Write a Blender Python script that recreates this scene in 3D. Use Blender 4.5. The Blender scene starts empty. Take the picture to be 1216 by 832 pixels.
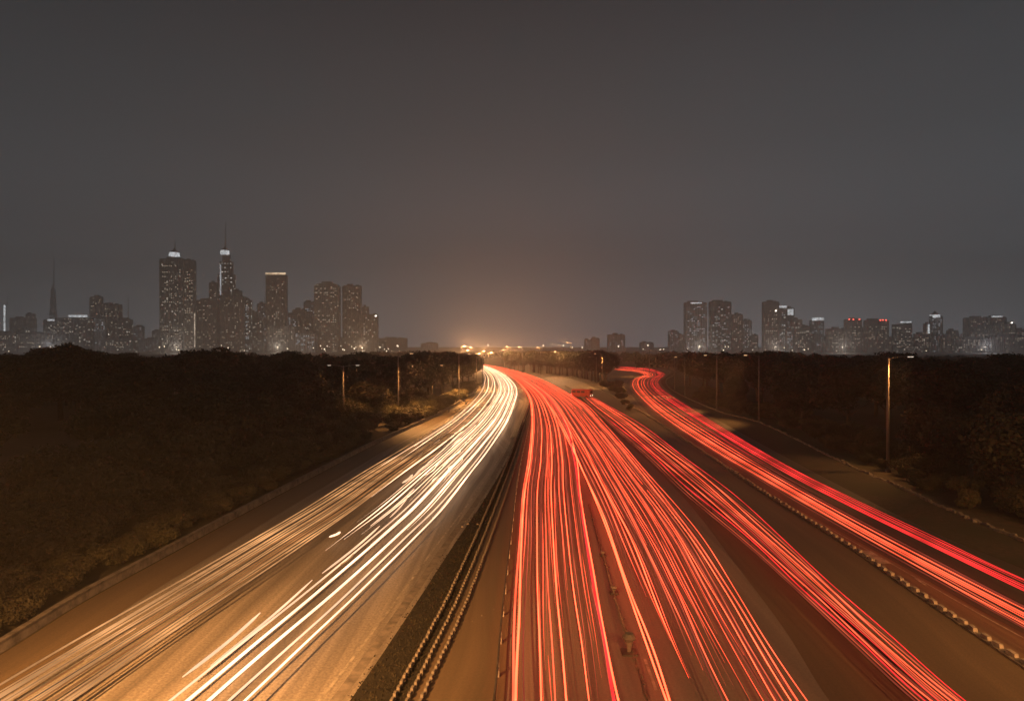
import bpy, math, random
import numpy as np
from mathutils import Vector, Matrix
R = math.radians
random.seed(7); rng = np.random.default_rng(7)
S = bpy.context.scene
COL = S.collection

# ------------------------------------------------------------------ camera
F = 811.0; H = 13.0; PITCH = math.atan(5 / F)
cd = bpy.data.cameras.new('camera'); cam = bpy.data.objects.new('camera', cd); COL.objects.link(cam)
cd.lens = 24.02; cd.sensor_width = 36; cd.clip_start = .5; cd.clip_end = 20000
cam.location = (0, 0, H); cam.rotation_euler = (R(90) - PITCH, 0, 0)
S.camera = cam

# ------------------------------------------------------------------ world: overcast night sky lit by the city
W = bpy.data.worlds.new('World'); S.world = W; W.use_nodes = True
nt = W.node_tree; N = nt.nodes; L = nt.links; N.clear()
out = N.new('ShaderNodeOutputWorld')
tc = N.new('ShaderNodeTexCoord'); sp = N.new('ShaderNodeSeparateXYZ'); L.new(tc.outputs['Generated'], sp.inputs[0])
ramp = N.new('ShaderNodeValToRGB'); L.new(sp.outputs['Z'], ramp.inputs[0])
cr = ramp.color_ramp
cr.elements[0].position = 0.0; cr.elements[0].color = (.205, .226, .250, 1)
cr.elements[1].position = 1.0; cr.elements[1].color = (.019, .023, .027, 1)
for p, c in ((.07, (.162, .178, .194, 1)), (.15, (.094, .106, .119, 1)), (.28, (.056, .064, .071, 1)), (.45, (.029, .032, .036, 1))):
    e = cr.elements.new(p); e.color = c
nz = N.new('ShaderNodeTexNoise'); nz.inputs['Scale'].default_value = 2.6; nz.inputs['Detail'].default_value = 5
mp = N.new('ShaderNodeMapping'); mp.inputs['Scale'].default_value = (1, 1, 3); L.new(tc.outputs['Generated'], mp.inputs[0]); L.new(mp.outputs[0], nz.inputs[0])
mr = N.new('ShaderNodeMapRange'); mr.inputs[3].default_value = 1.06; mr.inputs[4].default_value = 1.28; L.new(nz.outputs[0], mr.inputs[0])
# the sky is brighter straight ahead, over the motorway, than to the sides
mx_ = N.new('ShaderNodeMath'); mx_.operation = 'MULTIPLY_ADD'; L.new(sp.outputs['X'], mx_.inputs[0]); mx_.inputs[1].default_value = -1; mx_.inputs[2].default_value = .5
mr2 = N.new('ShaderNodeMapRange'); mr2.inputs[1].default_value = .2; mr2.inputs[2].default_value = 1.15
mr2.inputs[3].default_value = 1.0; mr2.inputs[4].default_value = .70; L.new(mx_.outputs[0], mr2.inputs[0])
mm = N.new('ShaderNodeMath'); mm.operation = 'MULTIPLY'; L.new(mr.outputs[0], mm.inputs[0]); L.new(mr2.outputs[0], mm.inputs[1])
bg = N.new('ShaderNodeBackground'); L.new(ramp.outputs[0], bg.inputs[0]); L.new(mm.outputs[0], bg.inputs[1])
sky = N.new('ShaderNodeTexSky'); sky.sky_type = 'NISHITA'; sky.sun_disc = False; sky.sun_elevation = R(-6); sky.sun_rotation = R(180)
bg2 = N.new('ShaderNodeBackground'); L.new(sky.outputs[0], bg2.inputs[0]); bg2.inputs[1].default_value = .05
ad = N.new('ShaderNodeAddShader'); L.new(bg.outputs[0], ad.inputs[0]); L.new(bg2.outputs[0], ad.inputs[1]); L.new(ad.outputs[0], out.inputs[0])

S.view_settings.view_transform = 'Standard'; S.view_settings.look = 'None'
S.view_settings.exposure = 0.0; S.view_settings.gamma = 1
S.cycles.use_denoising = True
S.cycles.max_bounces = 4; S.cycles.diffuse_bounces = 2; S.cycles.glossy_bounces = 2; S.cycles.volume_bounces = 1
S.cycles.transparent_max_bounces = 8
S.cycles.sample_clamp_indirect = 3.0
S.cycles.use_adaptive_sampling = False

# ------------------------------------------------------------------ tuning
SODIUM = (1.0, .42, .115)
LAMP_P = 16000.0
HAZE_D = .00056
WHITE_E = 1.0
RED_E = 1.0

# ------------------------------------------------------------------ helpers
cp, sn = math.cos(PITCH), math.sin(PITCH)
def ray(px, py):
    x, y, z = (px - 608) / F, 1.0, (416 - py) / F
    return x, y * cp + z * sn, z * cp - y * sn
def G(px, py, z=0.0):                     # point of height z seen at (px, py)
    x, y, d = ray(px, py); t = (z - H) / d
    return np.array((x * t, y * t, z))
def at(px, py, D):
    x, y, d = ray(px, py); t = D / y
    return np.array((x * t, D, H + d * t))

def tag(o, label=None, cat=None, group=None, kind=None):
    if label: o['label'] = label
    if cat: o['category'] = cat
    if group: o['group'] = group
    if kind: o['kind'] = kind
    return o
def empty(name, loc, rz=0):
    o = bpy.data.objects.new(name, None); o.location = loc; o.rotation_euler = (0, 0, rz); o.empty_display_size = .5
    COL.objects.link(o); return o
def link(name, me, parent=None, loc=None, rot=None, scale=None):
    o = bpy.data.objects.new(name, me); COL.objects.link(o)
    if parent is not None: o.parent = parent
    if loc is not None: o.location = loc
    if rot is not None: o.rotation_euler = rot
    if scale is not None: o.scale = scale
    return o
class MB:
    def __init__(s): s.v = []; s.f = []; s.uv = {}
    def quad(s, a, b, c, d):
        n = len(s.v); s.v += [tuple(a), tuple(b), tuple(c), tuple(d)]; s.f.append((n, n+1, n+2, n+3))
    def box(s, c, size, rz=0.0, top=1.0):
        n = len(s.v); hx, hy, hz = size[0]/2, size[1]/2, size[2]/2; ca, sa = math.cos(rz), math.sin(rz)
        for k in (-1, 1):
            q = top if k > 0 else 1.0
            for sx, sy in ((-1,-1),(1,-1),(1,1),(-1,1)):
                x, y = sx*hx*q, sy*hy*q
                s.v.append((c[0]+x*ca-y*sa, c[1]+x*sa+y*ca, c[2]+k*hz))
        s.f += [(n,n+3,n+2,n+1),(n+4,n+5,n+6,n+7),(n,n+1,n+5,n+4),(n+1,n+2,n+6,n+5),(n+2,n+3,n+7,n+6),(n+3,n,n+4,n+7)]
    def tube(s, pts, rad, sides=6, caps=True, flat=1.0):
        pts = np.asarray(pts, float); m = len(pts)
        rad = np.full(m, rad) if np.isscalar(rad) else np.asarray(rad)
        t = np.gradient(pts, axis=0); t /= np.linalg.norm(t, axis=1)[:, None] + 1e-9
        up = np.array((0, 0, 1.0)) if abs(t[:, 2]).mean() < .8 else np.array((0, 1.0, 0))
        a = np.cross(t, up); a /= np.linalg.norm(a, axis=1)[:, None] + 1e-9; b = np.cross(a, t)
        n = len(s.v)
        for i in range(m):
            for k in range(sides):
                w = 2*math.pi*k/sides
                s.v.append(tuple(pts[i] + rad[i]*(math.cos(w)*a[i] + flat*math.sin(w)*b[i])))
        for i in range(m-1):
            for k in range(sides):
                k2 = (k+1) % sides
                s.f.append((n+i*sides+k, n+i*sides+k2, n+(i+1)*sides+k2, n+(i+1)*sides+k))
        if caps:
            s.f.append(tuple(n+k for k in range(sides))[::-1]); s.f.append(tuple(n+(m-1)*sides+k for k in range(sides)))
    def loft(s, rings, close=True):       # rings of equal vertex count
        n = len(s.v); k = len(rings[0])
        for r in rings: s.v += [tuple(p) for p in r]
        for i in range(len(rings)-1):
            for j in range(k if close else k-1):
                j2 = (j+1) % k
                s.f.append((n+i*k+j, n+i*k+j2, n+(i+1)*k+j2, n+(i+1)*k+j))
    def mesh(s, name, mat, smooth=False):
        me = bpy.data.meshes.new(name); me.from_pydata(s.v, [], s.f); me.materials.append(mat)
        if smooth: me.polygons.foreach_set('use_smooth', [True]*len(me.polygons))
        me.update(); return me
    def build(s, name, mat, parent=None, smooth=False, **k): return link(name, s.mesh(name, mat, smooth), parent, **k)

def cr_spline(P, n):                      # Catmull-Rom through P, n samples per span
    P = np.asarray(P, float); Q = np.vstack([2*P[0]-P[1], P, 2*P[-1]-P[-2]]); o = []
    for i in range(1, len(Q)-2):
        for j in range(n):
            t = j/n
            o.append(.5*((2*Q[i]) + (-Q[i-1]+Q[i+1])*t + (2*Q[i-1]-5*Q[i]+4*Q[i+1]-Q[i+2])*t*t + (-Q[i-1]+3*Q[i]-3*Q[i+1]+Q[i+2])*t**3))
    o.append(Q[-2]); return np.array(o)
def offset(P, d):
    g_ = np.gradient(P, axis=0)[:, :2]; g_ /= np.linalg.norm(g_, axis=1)[:, None]+1e-9
    Q = P.copy(); Q[:, 0] += g_[:, 1]*d; Q[:, 1] -= g_[:, 0]*d; return Q   # to the right of travel
def curve(pix, z=0.0, n=10): return cr_spline([G(x, y, z) for x, y in pix], n)
def arclen(P):
    d = np.linalg.norm(np.diff(P, axis=0), axis=1); return np.concatenate([[0], np.cumsum(d)])
def along(P, ds):                          # equally spaced points and headings on a polyline
    s = arclen(P); t = np.arange(0, s[-1], ds)
    q = np.stack([np.interp(t, s, P[:, k]) for k in range(3)], 1); g = np.gradient(q, axis=0)
    return q, np.arctan2(g[:, 1], g[:, 0])

# ------------------------------------------------------------------ materials
def mat(name, base, rough=.8, metal=0.0, emit=None, estr=0.0, spec=.3):
    m = bpy.data.materials.new(name); m.use_nodes = True
    b = m.node_tree.nodes['Principled BSDF']
    b.inputs['Base Color'].default_value = (*base, 1); b.inputs['Roughness'].default_value = rough
    b.inputs['Metallic'].default_value = metal; b.inputs['Specular IOR Level'].default_value = spec
    if emit: b.inputs['Emission Color'].default_value = (*emit, 1); b.inputs['Emission Strength'].default_value = estr
    return m
def noise_mat(name, c1, c2, scale=1.0, rough=.85, detail=6, stretch=(1,1,1), bump=0.0, coord='Object', c3=None, scale3=.05, metal=0, lo=.35, hi=.65):
    m = mat(name, c1, rough, metal); nt = m.node_tree; N = nt.nodes; L = nt.links; b = N['Principled BSDF']
    tc = N.new('ShaderNodeTexCoord'); mp = N.new('ShaderNodeMapping'); mp.inputs['Scale'].default_value = stretch
    L.new(tc.outputs[coord], mp.inputs[0])
    n = N.new('ShaderNodeTexNoise'); n.inputs['Scale'].default_value = scale; n.inputs['Detail'].default_value = detail; n.inputs['Roughness'].default_value = .65
    L.new(mp.outputs[0], n.inputs[0])
    mr = N.new('ShaderNodeMapRange'); mr.inputs[1].default_value = lo; mr.inputs[2].default_value = hi; L.new(n.outputs[0], mr.inputs[0])
    mx = N.new('ShaderNodeMix'); mx.data_type = 'RGBA'; L.new(mr.outputs[0], mx.inputs[0])
    mx.inputs[6].default_value = (*c1, 1); mx.inputs[7].default_value = (*c2, 1); col = mx.outputs[2]
    if c3:
        n3 = N.new('ShaderNodeTexNoise'); n3.inputs['Scale'].default_value = scale3; n3.inputs['Detail'].default_value = 4; L.new(tc.outputs[coord], n3.inputs[0])
        m3 = N.new('ShaderNodeMapRange'); m3.inputs[1].default_value = .45; m3.inputs[2].default_value = .62; L.new(n3.outputs[0], m3.inputs[0])
        x3 = N.new('ShaderNodeMix'); x3.data_type = 'RGBA'; L.new(m3.outputs[0], x3.inputs[0]); L.new(col, x3.inputs[6]); x3.inputs[7].default_value = (*c3, 1); col = x3.outputs[2]
    L.new(col, b.inputs['Base Color'])
    if bump:
        bp = N.new('ShaderNodeBump'); bp.inputs['Strength'].default_value = bump; bp.inputs['Distance'].default_value = .05
        L.new(n.outputs[0], bp.inputs['Height']); L.new(bp.outputs[0], b.inputs['Normal'])
    return m
def road_mat(name, base, dark, banding=1.0):
    """asphalt: worn bands and painted-in lit streaks along the road (UV: u = metres across, v = metres along) plus grain, patches and cracks"""
    m = mat(name, base, .62, spec=.35); nt = m.node_tree; N = nt.nodes; L = nt.links; b = N['Principled BSDF']
    uv = N.new('ShaderNodeUVMap'); uv.uv_map = 'UVMap'
    def noise(sx, sy, detail, scale=1.0):
        mp = N.new('ShaderNodeMapping'); mp.inputs['Scale'].default_value = (sx, sy, 1); L.new(uv.outputs[0], mp.inputs[0])
        n = N.new('ShaderNodeTexNoise'); n.inputs['Scale'].default_value = scale; n.inputs['Detail'].default_value = detail; L.new(mp.outputs[0], n.inputs[0]); return n.outputs[0]
    def rng_(x, a, b_, c, d):
        q = N.new('ShaderNodeMapRange'); L.new(x, q.inputs[0])
        for i, v in enumerate((a, b_, c, d)): q.inputs[i+1].default_value = v
        return q.outputs[0]
    def mul(x, y):
        q = N.new('ShaderNodeMath'); q.operation = 'MULTIPLY'; L.new(x, q.inputs[0]); L.new(y, q.inputs[1]); return q.outputs[0]
    worn_lit_bands = rng_(noise(.9, .005, 2), .35, .65, 1-.42*banding, 1+.30*banding)  # worn bands double as lit streaks painted into the asphalt colour
    fine = rng_(noise(5.0, .02, 3), .3, .7, .84, 1.16)
    grain = rng_(noise(9, 9, 2), .3, .7, .72, 1.28)
    patch = rng_(noise(.12, .05, 3), .4, .6, .86, 1.1)
    f = mul(mul(worn_lit_bands, fine), mul(grain, patch))
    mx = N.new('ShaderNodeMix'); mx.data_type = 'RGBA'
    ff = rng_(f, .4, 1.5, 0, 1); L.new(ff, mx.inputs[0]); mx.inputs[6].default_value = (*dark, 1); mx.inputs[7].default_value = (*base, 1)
    L.new(mx.outputs[2], b.inputs['Base Color'])
    bp = N.new('ShaderNodeBump'); bp.inputs['Strength'].default_value = .25; bp.inputs['Distance'].default_value = .01
    L.new(noise(30, 30, 2), bp.inputs['Height']); L.new(bp.outputs[0], b.inputs['Normal'])
    return m
def glow_mat(name, col, s, vary=.5, scale=.25, sample='AUTO'):
    m = bpy.data.materials.new(name); m.use_nodes = True; nt = m.node_tree; N = nt.nodes; L = nt.links; N.clear()
    o = N.new('ShaderNodeOutputMaterial'); e = N.new('ShaderNodeEmission'); e.inputs[0].default_value = (*col, 1)
    tc = N.new('ShaderNodeTexCoord'); n = N.new('ShaderNodeTexNoise'); n.inputs['Scale'].default_value = scale; n.inputs['Detail'].default_value = 4
    L.new(tc.outputs['Object'], n.inputs[0]); mr = N.new('ShaderNodeMapRange'); mr.inputs[1].default_value = .35; mr.inputs[2].default_value = .65
    mr.inputs[3].default_value = s*(1-vary); mr.inputs[4].default_value = s*(1+vary); L.new(n.outputs[0], mr.inputs[0]); L.new(mr.outputs[0], e.inputs[1])
    L.new(e.outputs[0], o.inputs[0]); m.cycles.emission_sampling = sample; return m

M = {}
M['ground'] = noise_mat('dry_ground', (.040, .034, .025), (.075, .06, .042), 1.2, .95, 8, bump=.4, c3=(.03, .032, .018), scale3=.06)
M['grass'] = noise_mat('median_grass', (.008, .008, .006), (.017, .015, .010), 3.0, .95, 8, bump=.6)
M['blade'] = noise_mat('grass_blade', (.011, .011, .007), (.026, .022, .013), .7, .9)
M['road_a'] = road_mat('worn_lit_pale_asphalt', (.30, .275, .24), (.085, .078, .07), 1.0)
M['road_b'] = road_mat('red_lane_asphalt', (.19, .17, .15), (.11, .10, .09), .7)
M['road_c'] = road_mat('shoulder_asphalt', (.13, .098, .062), (.078, .060, .040), .6)
M['verge'] = noise_mat('dirt_verge', (.022, .020, .016), (.06, .048, .036), 2.5, .95, 8, bump=.5, c3=(.03, .03, .02), scale3=.2)
M['road_dark'] = road_mat('fresh_dark_asphalt', (.066, .055, .042), (.036, .031, .026), .5)
M['paint'] = noise_mat('worn_road_paint', (.34, .32, .28), (.13, .12, .11), 2.0, .7, 6)
M['concrete'] = noise_mat('weathered_concrete', (.19, .172, .155), (.08, .073, .066), 1.6, .9, 8, bump=.3)
M['block'] = noise_mat('chipped_concrete_block', (.20, .18, .155), (.07, .064, .057), 2.5, .9, 8, bump=.4)
M['paleblock'] = noise_mat('pale_divider_block', (.34, .30, .26), (.15, .135, .115), 2.5, .9, 8, bump=.4)
M['steel'] = noise_mat('galvanised_steel', (.42, .40, .37), (.30, .28, .26), 3.0, .5, 4, metal=.4)
M['darksteel'] = noise_mat('dark_guard_steel', (.05, .045, .04), (.11, .10, .09), 2.0, .6, 4, metal=.3)
M['pole'] = noise_mat('lamp_pole_paint', (.24, .22, .19), (.16, .145, .125), 2.0, .5, 4, metal=.2)
M['bark'] = noise_mat('bark', (.09, .065, .045), (.045, .033, .025), 3.0, .9, 6, stretch=(3, 3, .6), bump=.5)
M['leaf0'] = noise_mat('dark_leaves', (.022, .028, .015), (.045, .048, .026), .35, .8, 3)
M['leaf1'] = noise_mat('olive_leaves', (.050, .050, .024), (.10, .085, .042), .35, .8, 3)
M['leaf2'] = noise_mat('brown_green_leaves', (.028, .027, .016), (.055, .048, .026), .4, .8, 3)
M['litter'] = noise_mat('stones_and_litter', (.30, .27, .23), (.12, .10, .09), 2.0, .9, 4)

for nm, (c, s_) in {'warm': ((1, .60, .28), 2.5), 'white': ((1, .86, .66), 1.3)}.items():
    M['lamp_'+nm] = glow_mat('lamp_glass_'+nm, c, s_, 0, sample='NONE')

# ------------------------------------------------------------------ curves of the place (near end first)
RAIL = curve([(-560, 1100), (-180, 880), (0, 778), (100, 715), (200, 660), (300, 605), (400, 552), (440, 531), (500, 503), (540, 483), (560, 469), (575, 456), (580, 447), (575, 440), (563, 435), (548, 431.5), (525, 429)])
RIM = curve([(180, 1100), (330, 940), (415, 832), (490, 722), (540, 645), (577, 590), (603, 545), (617, 515), (626, 490), (629, 474), (624, 459), (613, 449), (600, 441.5), (583, 435.5), (563, 431.5), (540, 429), (520, 427.8)])
BARR = curve([(400, 1000), (485, 832), (545, 710), (585, 612), (610, 545), (623, 505), (631, 480), (631, 465), (624, 455), (612, 447)])
RED_L = curve([(585, 1000), (600, 832), (604, 760), (609, 690), (614, 630), (618, 580), (624, 540), (631, 505), (634, 480), (629, 462), (617, 451), (603, 443), (585, 436.5), (566, 432.5)])
ISLE = curve([(815, 1000), (770, 832), (748, 765), (729, 705), (712, 645), (699, 598)])
RED_R = curve([(1120, 1000), (985, 832), (930, 745), (872, 668), (820, 600), (775, 553), (735, 512), (700, 483), (668, 464), (640, 451.5), (615, 442), (590, 435.8), (568, 432)])
RAMP_L = curve([(1300, 1000), (1085, 832), (990, 745), (895, 655), (800, 573), (735, 518), (703, 488), (684, 470), (668, 458), (645, 449)])
RAMP_R = curve([(1420, 1000), (1165, 832), (1058, 735), (958, 645), (858, 562), (785, 508), (738, 480), (708, 463), (690, 453), (660, 446)])
DIV = curve([(1400, 915), (1216, 790), (1100, 712), (1000, 643), (900, 580), (830, 533), (775, 497), (745, 480), (715, 463)])
MW_L = curve([(1450, 870), (1216, 752), (1100, 688), (1000, 632), (900, 578), (820, 526), (768, 488), (750, 468), (744, 457), (749, 449), (763, 444.5), (745, 441), (722, 439.5)])
MW_R = curve([(1450, 775), (1216, 676), (1100, 628), (1000, 578), (930, 541), (860, 503), (808, 474), (788, 459), (785, 452), (792, 446.5), (795, 440), (770, 436), (733, 434.5)])
EDGE_R = curve([(1450, 745), (1216, 643), (1130, 607), (1060, 575), (1000, 549), (950, 524), (900, 501), (850, 487), (805, 467), (792, 457), (792, 450), (800, 445), (800, 439), (785, 434)])

def strip(name, A, B, mat_, z, kind='structure', nx=6, thick=0.0):
    """sheet between two curves, with UVs in metres across and along"""
    n = min(len(A), len(B)); ia = np.linspace(0, len(A)-1, 200); 
    a = np.stack([np.interp(ia, np.arange(len(A)), A[:, k]) for k in range(3)], 1)
    ib = np.linspace(0, len(B)-1, 200)
    # match B to A by relative arc length of index
    b = np.stack([np.interp(ib, np.arange(len(B)), B[:, k]) for k in range(3)], 1)
    mid = arclen((a+b)/2); v = []; f = []; uv = []
    for i in range(200):
        w = np.linalg.norm(b[i]-a[i])
        for j in range(nx+1):
            t = j/nx; p = a[i]*(1-t)+b[i]*t; v.append((p[0], p[1], z)); uv.append((w*t, mid[i]))
    for i in range(199):
        for j in range(nx):
            k = i*(nx+1)+j; f.append((k, k+1, k+nx+2, k+nx+1))
    me = bpy.data.meshes.new(name); me.from_pydata(v, [], f); me.materials.append(mat_)
    ul = me.uv_layers.new(name='UVMap')
    for lp in me.loops: ul.data[lp.index].uv = uv[lp.vertex_index]
    me.update(); o = link(name, me); tag(o, kind=kind); return o

# ground sheet reaching past the skyline
g = np.concatenate([[-9000, -4000, -2000, -1000, -600], np.arange(-400, 401, 20), [600, 1000, 2000, 4000, 9000]]).astype(float)
gv = [(x, y+350, -.02) for y in g for x in g]; k = len(g)
gf = [(i*k+j, i*k+j+1, (i+1)*k+j+1, (i+1)*k+j) for i in range(k-1) for j in range(k-1)]
me = bpy.data.meshes.new('ground'); me.from_pydata(gv, [], gf); me.materials.append(M['ground']); tag(link('ground', me), kind='structure')

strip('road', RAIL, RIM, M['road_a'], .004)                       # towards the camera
strip('hard_shoulder', RAIL, offset(RAIL, 2.6), M['road_c'], .012)
strip('median_grass', RIM[:131], BARR, M['grass'], .003)
strip('shoulder', BARR, RED_L[:101], M['road_c'], .006)
strip('road', RED_L, RED_R, M['road_b'], .010)                        # the wide red carriageway
strip('shoulder', RED_R, RAMP_L, M['road_c'], .002)
strip('slip_road', RAMP_L, RAMP_R, M['road_c'], .014)
strip('shoulder', RAMP_R, DIV, M['road_c'], .005)
strip('road', DIV, MW_L, M['road_c'], .007)
strip('road', MW_L, MW_R, M['road_dark'], .018)
strip('verge', MW_R, EDGE_R, M['verge'], .009)

def ribbon(mb, P, w, z):
    a, b = offset(P, -w/2), offset(P, w/2)
    for i in range(len(P)-1):
        mb.quad((*a[i][:2], z), (*b[i][:2], z), (*b[i+1][:2], z), (*a[i+1][:2], z))
mb = MB(); ribbon(mb, offset(RIM, -.5)[:120], .45, .0105); tag(mb.build('gutter', M['concrete']), kind='structure')
mb = MB(); ribbon(mb, offset(RIM, -1.1)[:120], .13, .012)
tag(mb.build('edge_line', M['paint']), kind='structure')
mb = MB(); ribbon(mb, offset(RED_L, .35)[:110], .13, .020); tag(mb.build('edge_line', M['paint']), kind='structure')
mb = MB(); ribbon(mb, offset(MW_L, -.4)[:80], .08, .022); tag(mb.build('edge_line', M['paint']), kind='structure')
# two patches of lane paint on the right
mb = MB()
for px, py, ln, w in ((1038, 661, 2.6, .7), (1092, 690, 1.2, .12), (772, 800, 2.6, .12)):
    p = G(px, py); q, hd = along(DIV if px > 900 else ISLE, .5); i = int(np.argmin(np.linalg.norm(q[:, :2]-p[:2], axis=1)))
    mb.box((p[0], p[1], .023), (ln, w, .004), hd[i])
tag(mb.build('road_marking', M['paint']), kind='structure')

# ------------------------------------------------------------------ barriers
def ext(P, prof):                          # sweep a closed profile [(across, up)] along P
    rings = []
    offs = [offset(P, a) for a, _ in prof]
    for i in range(len(P)): rings.append([(offs[k][i][0], offs[k][i][1], prof[k][1]) for k in range(len(prof))])
    mb = MB(); mb.loft(rings); return mb
def resamp(P, ds):
    return along(P, ds)[0]
# pale concrete parapet on the far left edge
par = empty('concrete_parapet', tuple(RAIL[40])); tag(par, 'long low pale concrete parapet between left carriageway and dark bushes', 'parapet')
PR = resamp(RAIL, 2.0)
o = ext(offset(PR, -.3), [(-.17, 0), (-.12, .42), (.12, .42), (.17, 0)]).build('wall', M['concrete'], par, loc=tuple(-RAIL[40]))
o = ext(offset(PR, -.3), [(-.15, .423), (-.15, .50), (.15, .50), (.15, .423)]).build('coping', M['concrete'], par, loc=tuple(-RAIL[40]))

def fence_row(name, P, label, cat, mrail, mpost, post, ds, rails, group=None, jitter=0.0):
    base = P[0]; root = empty(name, tuple(base)); tag(root, label, cat, group)
    PP = resamp(P, 1.5)
    for h, w, t in rails:
        ext(PP, [(-w/2, h-t/2), (-w/2, h+t/2), (w/2, h+t/2), (w/2, h-t/2)]).build('rail', mrail, root, loc=tuple(-base))
    q, hd = along(P, ds)
    b = MB(); b.box((0, 0, post[2]/2), post, 0, .86); pm = b.mesh('post', mpost)
    vis = [i for i in range(len(q)) if q[i][1] > 20]
    first, rest = vis[:100], vis[100:]
    for i in first:
        o = link('post', pm, root, tuple(q[i]-base + np.array((random.uniform(-jitter, jitter), random.uniform(-jitter, jitter), 0))), (random.uniform(-jitter, jitter), random.uniform(-jitter, jitter), hd[i]+random.uniform(-jitter, jitter)*2))
    if rest:
        b = MB()
        for i in rest: b.box(tuple(q[i]-base+np.array((0, 0, post[2]/2))), post, hd[i], .86)
        tag(b.build('post', mpost, root), kind='stuff')
    return root
MD = 'low rows of pale blocks along the central median'
for k, (d, lab) in enumerate(((-.55, 'leftmost row of low chained concrete posts bordering the dark median grass'),
                              (0.0, 'middle row of low chained concrete posts beside the median grass'),
                              (.5, 'rightmost row of the three low chained concrete post rows on the median'))):
    fence_row('post_and_chain_barrier', offset(BARR, d), lab, 'barrier', M['block'], M['block'], (.26, .12, .24), .46, [(.11, .07, .06)], MD, .018)
fence_row('guard_rail', offset(RED_L, -.35)[:110], 'thin dark steel guard rail at the left edge of the red light trails', 'guard rail', M['darksteel'], M['steel'], (.10, .12, .55), 3.0, [(.62, .07, .14), (.38, .05, .08)])
fence_row('guard_rail', offset(RAMP_L, .35)[:80], 'thin dark steel guard rail along the left side of the slip road trails', 'guard rail', M['darksteel'], M['darksteel'], (.10, .12, .5), 3.0, [(.55, .07, .14)])
fence_row('block_barrier', DIV, 'row of slanting pale concrete blocks dividing slip road from right motorway', 'barrier', M['block'], M['paleblock'], (.52, .20, .25), .85, [(.05, .42, .08)], None, .07)
# the ragged divider between the two red streams
isl = empty('lane_divider', tuple(ISLE[0])); tag(isl, 'broken rubble-strewn kerb between the two near bundles of red trails', 'kerb')
def rough_kerb(root, P, ds, w, h, dev, nstone):
    q, hd = along(P, ds); rings = []
    for i in range(len(q)):
        ww = w*random.uniform(.55, 1.25); hh = h*random.uniform(.25, 1.1); nx_, ny_ = -math.sin(hd[i]), math.cos(hd[i]); c = q[i]-P[0]+np.array((random.uniform(-dev, dev), random.uniform(-dev, dev), 0))
        rings.append([(c[0]+nx_*a*ww, c[1]+ny_*a*ww, b_*hh) for a, b_ in ((-.5, 0), (-.38, 1), (.34, 1), (.5, 0))])
    b = MB(); b.loft(rings); b.build('kerb', M['block'], root)
    q, hd = along(P, ds*2.3); vis = [i for i in range(len(q)) if q[i][1] > 24][:nstone]
    b = MB(); b.box((0, 0, 0), (1, .45, .38), 0, .7); sm = b.mesh('stone', M['block'])
    for i in vis:
        k_ = random.uniform(.6, 1.3)*w*1.5
        link('stone', sm, root, tuple(q[i]-P[0]+np.array((random.uniform(-1, 1)*dev*2, random.uniform(-1, 1)*dev*2, h*random.uniform(.3, .9)))), (random.uniform(-.2, .2), random.uniform(-.2, .2), hd[i]+random.uniform(-.6, .6)), (k_, k_*random.uniform(.6, 1.2), k_))
rough_kerb(isl, ISLE, .3, .13, .11, .025, 60)
def cone_post(px, py, h, w, lab):
    p = G(px, py); t = empty('marker_post', tuple(p)); tag(t, lab, 'marker post')
    b = MB(); b.box((0, 0, .04), (w*1.3, w*1.3, .08)); b.build('foot', M['darksteel'], t)
    b = MB(); b.tube([(0, 0, .08), (0, 0, h*.55), (0, 0, h*.8), (0, 0, h)], [w*.16, w*.3, w*.62, w*.35], 10); b.build('head', M['block'], t)
cone_post(747, 775, .85, .5, 'stubby pale marker post standing nearest in the rubble divider')
cone_post(729, 704, .4, .35, 'small dark-footed marker post midway along the rubble divider')
cone_post(716, 660, .3, .3, 'smallest farthest marker post in the rubble divider')

# kerb with dry litter at the right edge
er = empty('stone_kerb', tuple(EDGE_R[0])); tag(er, 'rough stone kerb along right motorway edge under the dark trees', 'kerb')
rough_kerb(er, EDGE_R, .55, .34, .2, .1, 95)

# loose stones and litter on the road surfaces
b = MB()
def litter(px, py, n, spread, s0, s1):
    c = G(px, py)
    for _ in range(n):
        p = c+np.array((random.gauss(0, spread), random.gauss(0, spread*1.6), 0)); s = random.uniform(s0, s1)
        b.box((p[0], p[1], s*.25), (s, s*random.uniform(.4, .9), s*.5), random.uniform(0, 3), .6)
for a in ((548, 488, 22, 1.6, .3, 1.0), (560, 481, 12, 2.0, .3, .9), (556, 625, 4, .3, .1, .3), (600, 540, 5, .4, .1, .3), (610, 520, 8, .5, .1, .4), (770, 515, 3, 1, .2, .5), (860, 560, 4, .6, .1, .3), (785, 600, 3, .5, .05, .12), (1030, 655, 6, .5, .05, .15), (690, 700, 10, 2, .03, .07), (640, 720, 8, 1.4, .03, .07)): litter(*a)
tag(b.build('loose_stones', M['litter']), 'pale stones and litter scattered on the shoulders', 'stones', None, 'stuff')

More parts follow.
